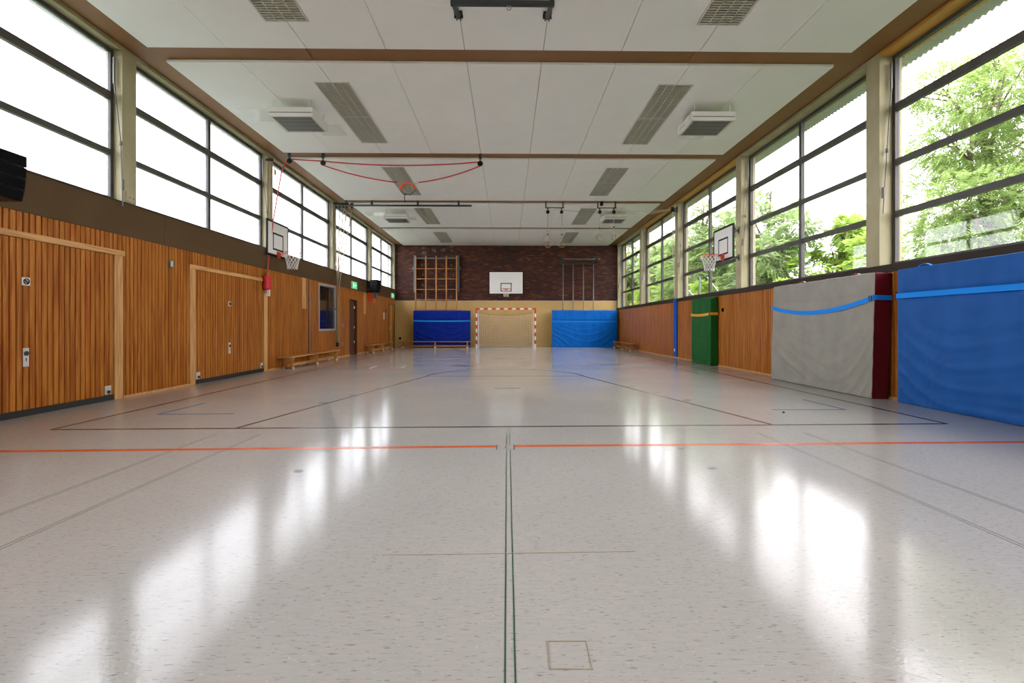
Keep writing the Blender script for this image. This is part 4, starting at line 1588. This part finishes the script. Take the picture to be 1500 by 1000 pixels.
# ------------------------------------------------------------------ climbing ropes on their rail
RY = 17.42
t = thing('rope_rail', 'long dark steel rail for the climbing ropes under the brown strip', 'rail', (-3.7, RY, 5.40))
R = (-3.7, RY, 5.40)
MB().cyl((-6.12, RY, 5.40), (-1.26, RY, 5.40), .034, 12).build('rail', M['dark_steel'], t, rel=R, smooth=True)
for x in (-5.68, -4.78, -3.16, -1.72):
    MB().box(x - .03, x + .03, RY - .03, RY + .03, 5.37, 5.6215).box(x - .06, x + .06, RY - .05, RY + .05, 5.61, 5.6215).build('hanger', M['dark_steel'], t, rel=R)
rx = [-6.04, -5.90, -5.78, -5.66, -5.48]
gather = (-6.03, RY + .06, 2.05)
labs = ['nearest the window glass', 'second from the window glass', 'middle one of five', 'second from the hall side', 'slanting most, on the hall side']
for i, x in enumerate(rx):
    t = thing('climbing_rope', f'pale climbing rope pulled aside to the timber wall, {labs[i]}', 'rope', (x, RY, 5.4), group='climbing ropes gathered at the wall')
    R = (x, RY, 5.4)
    ka, kb = .03 * math.cos(i * 1.257), .03 * math.sin(i * 1.257)
    k = kb
    top = (x, RY, 5.24)
    g_ = (gather[0] + .02 + ka, RY + .04 + k, 2.05)
    MB().tube([top, Vector(top).lerp(Vector(g_), .5) + Vector((-.03, 0, 0)), g_, (g_[0] - .0, RY + .06 + k, 1.2), (g_[0], RY + .06 + k, .56)], .0175, 8).build('rope', M['rope'], t, rel=R, smooth=True)
    MB().cyl((g_[0], RY + .06 + k, .42), (g_[0], RY + .06 + k, .56), .024, 10).build('end_sleeve', M['black'], t, rel=R)
    mb = MB().cyl((x - .05, RY, 5.445), (x + .05, RY, 5.445), .045, 12)
    mb.box(x - .02, x + .02, RY - .05, RY + .05, 5.31, 5.36).ring((x, RY, 5.285), .032, .010, 'y', 14, 6)
    mb.build('trolley', M['black'], t, rel=R)
for i, (x, l) in enumerate(((-6.08, .85), (-5.84, .55), (-5.72, .5))):
    t = thing('short_chain', ['dark chain hanging from the rail end next to the window', 'shorter dark chain between the middle climbing ropes',
                              'shortest dark chain beside the slanting climbing rope'][i], 'chain', (x, RY + .09, 5.36))
    mb = MB()
    n = int(l / .05)
    for k in range(n):
        mb.ring((0, 0, -.03 - k * .05), .018, .009, 'x' if k % 2 else 'y', 8, 4)
    mb.build('links', M['dark_steel'], t)
t = thing('rope_tie', 'white tie around the climbing ropes at the timber wall', 'tie', (gather[0] + .03, gather[1], 1.72))
MB().ring((0, 0, 0), .085, .012, 'z', 18, 6).ring((0, 0, .03), .085, .012, 'z', 18, 6).build('band', M['rope'], t)
MB().box(-.15, -.08, -.02, .02, -.02, .04).build('hook', M['alu'], t)

# ------------------------------------------------------------------ gymnastic rings
t = thing('ring_carrier', 'pair of dark brackets with pulleys carrying the gymnastic rings', 'bracket', (2.6, RY, 5.4))
for a, b in ((1.37, 1.98), (3.22, 3.84)):
    R = (2.6, RY, 5.4)
    o = MB().bar((a, RY, 5.34), (b + .04, RY, 5.34), .03, .03).build('cross_rail', M['dark_steel'], t, rel=R)
    for x in (a, b):
        MB().box(x - .02, x + .02, RY - .02, RY + .02, 5.33, 5.6215).box(x - .04, x + .04, RY - .04, RY + .04, 5.612, 5.6215).build('hanger', M['dark_steel'], t, rel=R)
        xx = x + .07 if x == a else x - .05
        MB().cyl((xx, RY - .025, 5.19), (xx, RY + .025, 5.19), .062, 16).box(xx - .015, xx + .015, RY - .03, RY + .03, 5.24, 5.325).build('pulley', M['black'], t, rel=R)
MB().box(3.30, 3.40, RY - .05, RY + .05, 5.42, 5.56).build('motor_block', M['black'], t, rel=(2.6, RY, 5.4))
rings = [(1.44, 4.04), (1.94, 4.04), (3.29, 4.27), (3.79, 4.31)]
lab = ['lower wooden ring, the one farther from the clear windows', 'lower wooden ring, the one closer to the clear windows', 'higher wooden ring seen full face',
       'higher wooden ring turned sideways next to the clear windows']
for i, (x, z) in enumerate(rings):
    t = thing('gymnastic_ring', lab[i], 'ring', (x, RY, z), group='gymnastic rings on ropes')
    o = MB().ring((0, 0, 0), .104, .015, 'y', 28, 8).build('ring', M['ring_wood'], t, smooth=True)
    if i == 3: o.rotation_euler = (0, 0, math.radians(42))
    MB().cyl((0, 0, .118), (0, 0, .33), .017, 8).build('strap', M['pale_rope'], t)
    MB().cyl((0, 0, .33), (0, 0, .37), .030, 10).build('coupling', M['black'], t)
    MB().cyl((0, 0, .37), (0, 0, 5.13 - z), .010, 6).build('rope', M['pale_rope'], t)
t = thing('ring_rope', 'pale rope slung from the ring pulleys to the wall pulley by the windows', 'rope', (0, RY, 5.2))
R = (0, RY, 5.2)
for (a, s) in ((1.94, .10), (3.79, .16), (3.29, .13)):
    MB().tube(sagline((a, RY, 5.255), (5.84, RY + .05, 5.315), s), .008, 5).build('strand', M['pale_rope'], t, rel=R)
MB().tube(sagline((1.47, RY, 5.255), (1.94, RY, 5.30), .02, 6), .008, 5).build('strand', M['pale_rope'], t, rel=R)
for dx in (0, .05):
    MB().tube([(5.90 + dx * .5, RY + .06, 5.27), (5.92 + dx, RY + .08, 3.6), (6.0, RY + .12, 2.115)], .009, 6).build('fall_strand', M['pale_rope'], t, rel=R)
t = thing('wall_pulley', 'black double pulley on the cream column above the blue pad', 'pulley', (5.88, RY + .05, 5.31))
MB().cyl((-.02, 0, 0), (.05, 0, 0), .085, 16).build('wheel', M['black'], t)
MB().box(.05, .2, -.02, .02, -.03, .03).box(.187, .2, -.05, .09, -.1, .1).build('bracket', M['dark_steel'], t)

# ------------------------------------------------------------------ bracket under the ceiling near the camera
t = thing('ceiling_bracket', 'dark steel swing bracket with crossbar and two feet under the ceiling panels', 'bracket', (-.05, 6.6, 5.3))
R = (-.05, 6.6, 5.3)
MB().bar((-.72, 6.25, 5.25), (.60, 6.25, 5.25), .05, .06).build('crossbar', M['dark_steel'], t, rel=R)
for x in (-.69, .57):
    s_ = 1 if x > 0 else -1
    MB().bar((x, 6.24, 5.27), (x, 7.0, ZC - .03), .05, .06).box(x - .035, x - .02, 6.9, 7.04, ZC - .06, ZC - .003).box(x + .02, x + .035, 6.9, 7.04, ZC - .06, ZC - .003) \
        .box(x - .06, x + .06, 6.9, 7.05, ZC - .012, ZC - .001).cyl((x - .06, 6.98, ZC - .045), (x + .06, 6.98, ZC - .045), .018, 10).build('foot', M['dark_steel'], t, rel=R)
MB().ring((.02, 6.25, 5.195), .03, .006, 'y', 16, 5).build('eyelet', M['steel'], t, rel=R)
# stray ball and leaf
t = thing('tennis_ball', 'yellow-green tennis ball stuck in a far louvre light', 'ball', (-3.06, 19.9, ZC - .012))
bm_ = bmesh.new()
bmesh.ops.create_icosphere(bm_, subdivisions=3, radius=.033)
me = bpy.data.meshes.new('felt')
bm_.to_mesh(me); bm_.free(); me.shade_smooth(); me.materials.append(M['ball'])
link('felt', me, t)
x, y = floor_at(1148, 605)
mb = MB()
mb.add([(x - .02, y - .01, .002), (x, y - .018, .006), (x + .022, y, .004), (x + .004, y + .015, .022), (x - .018, y + .01, .012), (x, y, .03)],
       [(0, 1, 5), (1, 2, 5), (2, 3, 5), (3, 4, 5), (4, 0, 5), (4, 3, 2, 1, 0)])
tag(mb.build('dry_leaf', M['debris']), 'small dark dry leaf lying by the blue corner mark', 'leaf')

# ------------------------------------------------------------------ outdoors
gr = MB().box(6.6, 160, -60, 160, -.4, -.15).box(-160, -6.6, -60, 160, -.4, -.15).build('ground', M['grass'])
tag(gr, 'green lawn outside the hall', 'lawn', kind='structure')


def leaf_spray(vs, fs, c, d, up, l, w_, pairs):
    """one compound leaf: small leaflets in pairs along a stalk"""
    d = d.normalized()
    s = d.cross(up)
    if s.length < 1e-3:
        s = Vector((1, 0, 0))
    s.normalize()
    for k in range(pairs):
        f = (k + .6) / pairs
        base = c + d * l * f + Vector((0, 0, -.12 * l * f * f))
        for sg in (-1, 1):
            ax = (d * .45 + s * sg).normalized()
            ll = l * .42 * (1 - .4 * abs(f - .5))
            n = ax.cross(up)
            n = n.normalized() if n.length > 1e-3 else d
            q = base + ax * ll * .5
            e = base + ax * ll + Vector((0, 0, -ll * .12))
            o = len(vs)
            vs += [base, q + n * w_, e, q - n * w_]
            fs.append((o, o + 1, o + 2, o + 3))


def foliage_mesh(name, m, blobs, nspray, l, w_, pairs, seed, shell=.55):
    rnd = random.Random(seed)
    vs, fs = [], []
    tot = sum(b[3] ** 2 for b in blobs)
    for (bx, by, bz, br_, fz) in blobs:
        for _ in range(int(nspray * br_ ** 2 / tot)):
            while True:
                p = Vector((rnd.uniform(-1, 1), rnd.uniform(-1, 1), rnd.uniform(-1, 1)))
                if shell < p.length < 1: break
            n = p.normalized()
            # ragged outline and layered boughs
            k = 1 + .30 * noise.noise(p * 2.6 + Vector((seed, bx, by)))
            c = Vector((bx, by, bz)) + Vector((p.x * br_ * k, p.y * br_ * k, p.z * br_ * fz * k))
            if noise.noise(c * .9 + Vector((seed, 0, 0))) < -.16: continue
            d = n + Vector((rnd.uniform(-.7, .7), rnd.uniform(-.7, .7), rnd.uniform(-.8, .3)))
            up = Vector((rnd.uniform(-.5, .5), rnd.uniform(-.5, .5), 1)).normalized()
            leaf_spray(vs, fs, c, d, up, l * rnd.uniform(.7, 1.2), w_, pairs)
    me = bpy.data.meshes.new(name)
    me.from_pydata(vs, [], fs)
    me.materials.append(m)
    me.update()
    return me


def wood_mesh(blobs, h0, r0, seed):
    rnd = random.Random(seed)
    mb = MB()
    top = max(b[2] for b in blobs)
    tr = [(0, 0, -.1)] + [(.12 * math.sin(i * 1.3 + seed), .12 * math.cos(i * 1.7), top * i / 5) for i in range(1, 6)]
    mb.tube(tr, [r0, r0 * .9, r0 * .75, r0 * .6, r0 * .42, r0 * .22], 9)
    for (bx, by, bz, br_, fz) in blobs:
        z0 = max(h0, bz - br_ * 1.1 - .4)
        a = Vector((0, 0, min(z0, top * .8)))
        b = Vector((bx, by, bz))
        m_ = a.lerp(b, .5) + Vector((0, 0, -.15))
        mb.tube([a, m_, b], [r0 * .45, r0 * .3, r0 * .14], 6)
        for q in range(5):
            e = b + Vector((rnd.uniform(-1, 1), rnd.uniform(-1, 1), rnd.uniform(-.5, .8))) * br_ * .8
            mb.tube([m_.lerp(b, .5 + .1 * q), e], [r0 * .16, r0 * .05], 5)
    return mb.mesh('trunk', M['bark'], True)


def crown(seed, R_, z0, z1, n, spread=.75):
    """a loose set of leafy boughs"""
    rnd = random.Random(seed)
    out = []
    for i in range(n):
        f = (i + .5) / n
        z = z0 + (z1 - z0) * f
        env = R_ * (math.sin(PI * min(1, .18 + f * .80)) ** .7)
        a = i * 2.4 + rnd.uniform(-.4, .4)
        rr = env * spread * rnd.uniform(.35, .9)
        b = env * rnd.uniform(.42, .6)
        out.append((rr * math.cos(a), rr * math.sin(a), z, max(.5, b), rnd.uniform(.6, .8)))
    return out


def tree(name, label, cat, loc, mesh_f, mesh_w, sc=1, rz=0, group='trees outside the clear windows'):
    t = thing(name, label, cat, (loc[0], loc[1], -.15), rz, group)
    t.scale = (sc, sc, sc)
    o = link('foliage', mesh_f, t)
    o['kind'] = 'stuff'
    link('trunk', mesh_w, t)
    return t


cA = crown(3, 3.3, 2.6, 10.2, 17)
fA, wA = foliage_mesh('foliage', M['leaf_ash'], cA, 15000, .30, .026, 5, 3, .3), wood_mesh(cA, 1.8, .19, 3)
cB = crown(8, 3.0, 1.4, 9.0, 16)
fB, wB = foliage_mesh('foliage', M['leaf_mid'], cB, 10000, .38, .045, 5, 8, .35), wood_mesh(cB, 1.2, .17, 8)
cC = crown(14, 1.7, .8, 4.6, 9)
fC, wC = foliage_mesh('foliage', M['leaf_yellow'], cC, 5000, .30, .045, 5, 14, .35), wood_mesh(cC, .6, .10, 14)
cD = crown(21, 4.2, 2.0, 11.5, 18)
fD, wD = foliage_mesh('foliage', M['leaf_pale'], cD, 6500, .6, .08, 5, 21, .35), wood_mesh(cD, 1.5, .22, 21)
tree('ash_tree', 'airy ash tree with feathered leaves outside above the blue-grey mat', 'tree', (15.4, 15.6), fA, wA, 1.0, .4)
tree('leafy_tree', 'mid green tree in the lower half of the second clear window', 'tree', (16.6, 31.0), fB, wB, 1.12, 0)
tree('garden_shrub', 'yellow-green bush low in the second clear window beside the column', 'shrub', (19.6, 28.6), fC, wC, 1.65, 0)
tree('garden_shrub', 'yellow-green bush outside, low behind the column over the maroon mat side', 'shrub', (18.6, 24.4), fC, wC, 1.25, 2)
tree('leafy_tree', 'mid green tree filling the third clear window behind the backboard', 'tree', (13.9, 34.5), fB, wB, 1.12, 1.9)
tree('leafy_tree', 'mid green tree at the far side of the third clear window', 'tree', (17.2, 38.5), fB, wB, 1.1, 4.0)
tree('leafy_tree', 'mid green tree across the fourth clear window', 'tree', (15.6, 49.0), fB, wB, 1.18, 3.1)
tree('leafy_tree', 'mid green tree filling the last clear window', 'tree', (14.2, 56.0), fB, wB, 1.2, 5.2)
tree('leafy_tree', 'farther mid green tree between the last two clear windows', 'tree', (20.5, 66.0), fB, wB, 1.45, .8)
tree('ash_tree', 'airy ash tree with feathered leaves outside beside the hall, closer to the viewer', 'tree', (17.2, 7.4), fA, wA, .95, 2.6)
tree('pale_tree', 'tall pale green tree far behind the ash tree', 'tree', (38, 40.0), fD, wD, .78, 0)
tree('pale_tree', 'tall pale green tree farther out in the nearest clear window', 'tree', (41, 46.0), fD, wD, .8, 1.3)
tree('pale_tree', 'pale green tree far behind, between ash tree and bushes', 'tree', (46, 44.0), fD, wD, .8, 2.3)
tree('pale_tree', 'low pale green tree far behind the second clear window', 'tree', (30, 56.0), fD, wD, .62, 3.3)
tree('pale_tree', 'pale green tree behind the trees of the third window', 'tree', (25, 62.0), fD, wD, .9, 4.3)
for i, (x, y, s_) in enumerate(((14.5, 26.0, .8), (15.5, 23.5, .72), (12.2, 30.0, .85), (12.0, 36.0, .95), (12.6, 44.0, 1.05), (12.2, 52.0, 1.1))):
    tree('garden_shrub', ['low bush under the second clear window', 'lowest bush near the second clear window edge', 'bush in front of the tree by the green mat',
                          'bush low in the third clear window', 'bush low in the fourth clear window', 'bush low in the last clear window'][i],
         'shrub', (x, y), fC, wC, s_, i * 1.1, 'bushes outside the clear windows')
# steel stair rail outside behind the green mat
t = thing('stair_rail', 'grey steel stair rail outside behind the green mat', 'railing', (7.6, 18.6, -.15))
R = (7.6, 18.6, -.15)
MB().box(7.57, 7.63, 19.26, 19.32, -.15, 3.05).build('post', M['grey_steel'], t, rel=R)
MB().box(7.57, 7.63, 17.3, 17.36, -.15, 2.1).build('post', M['grey_steel'], t, rel=R)
MB().bar((7.6, 17.0, 2.0), (7.6, 18.6, 3.0), .04, .04).bar((7.6, 19.3, 2.1), (7.6, 21.4, 3.0), .04, .04).build('handrail', M['grey_steel'], t, rel=R)
MB().bar((7.6, 17.0, 1.0), (7.6, 18.6, 2.0), .04, .04).bar((7.6, 19.3, 1.1), (7.6, 21.4, 2.0), .04, .04).build('lower_rail', M['grey_steel'], t, rel=R)
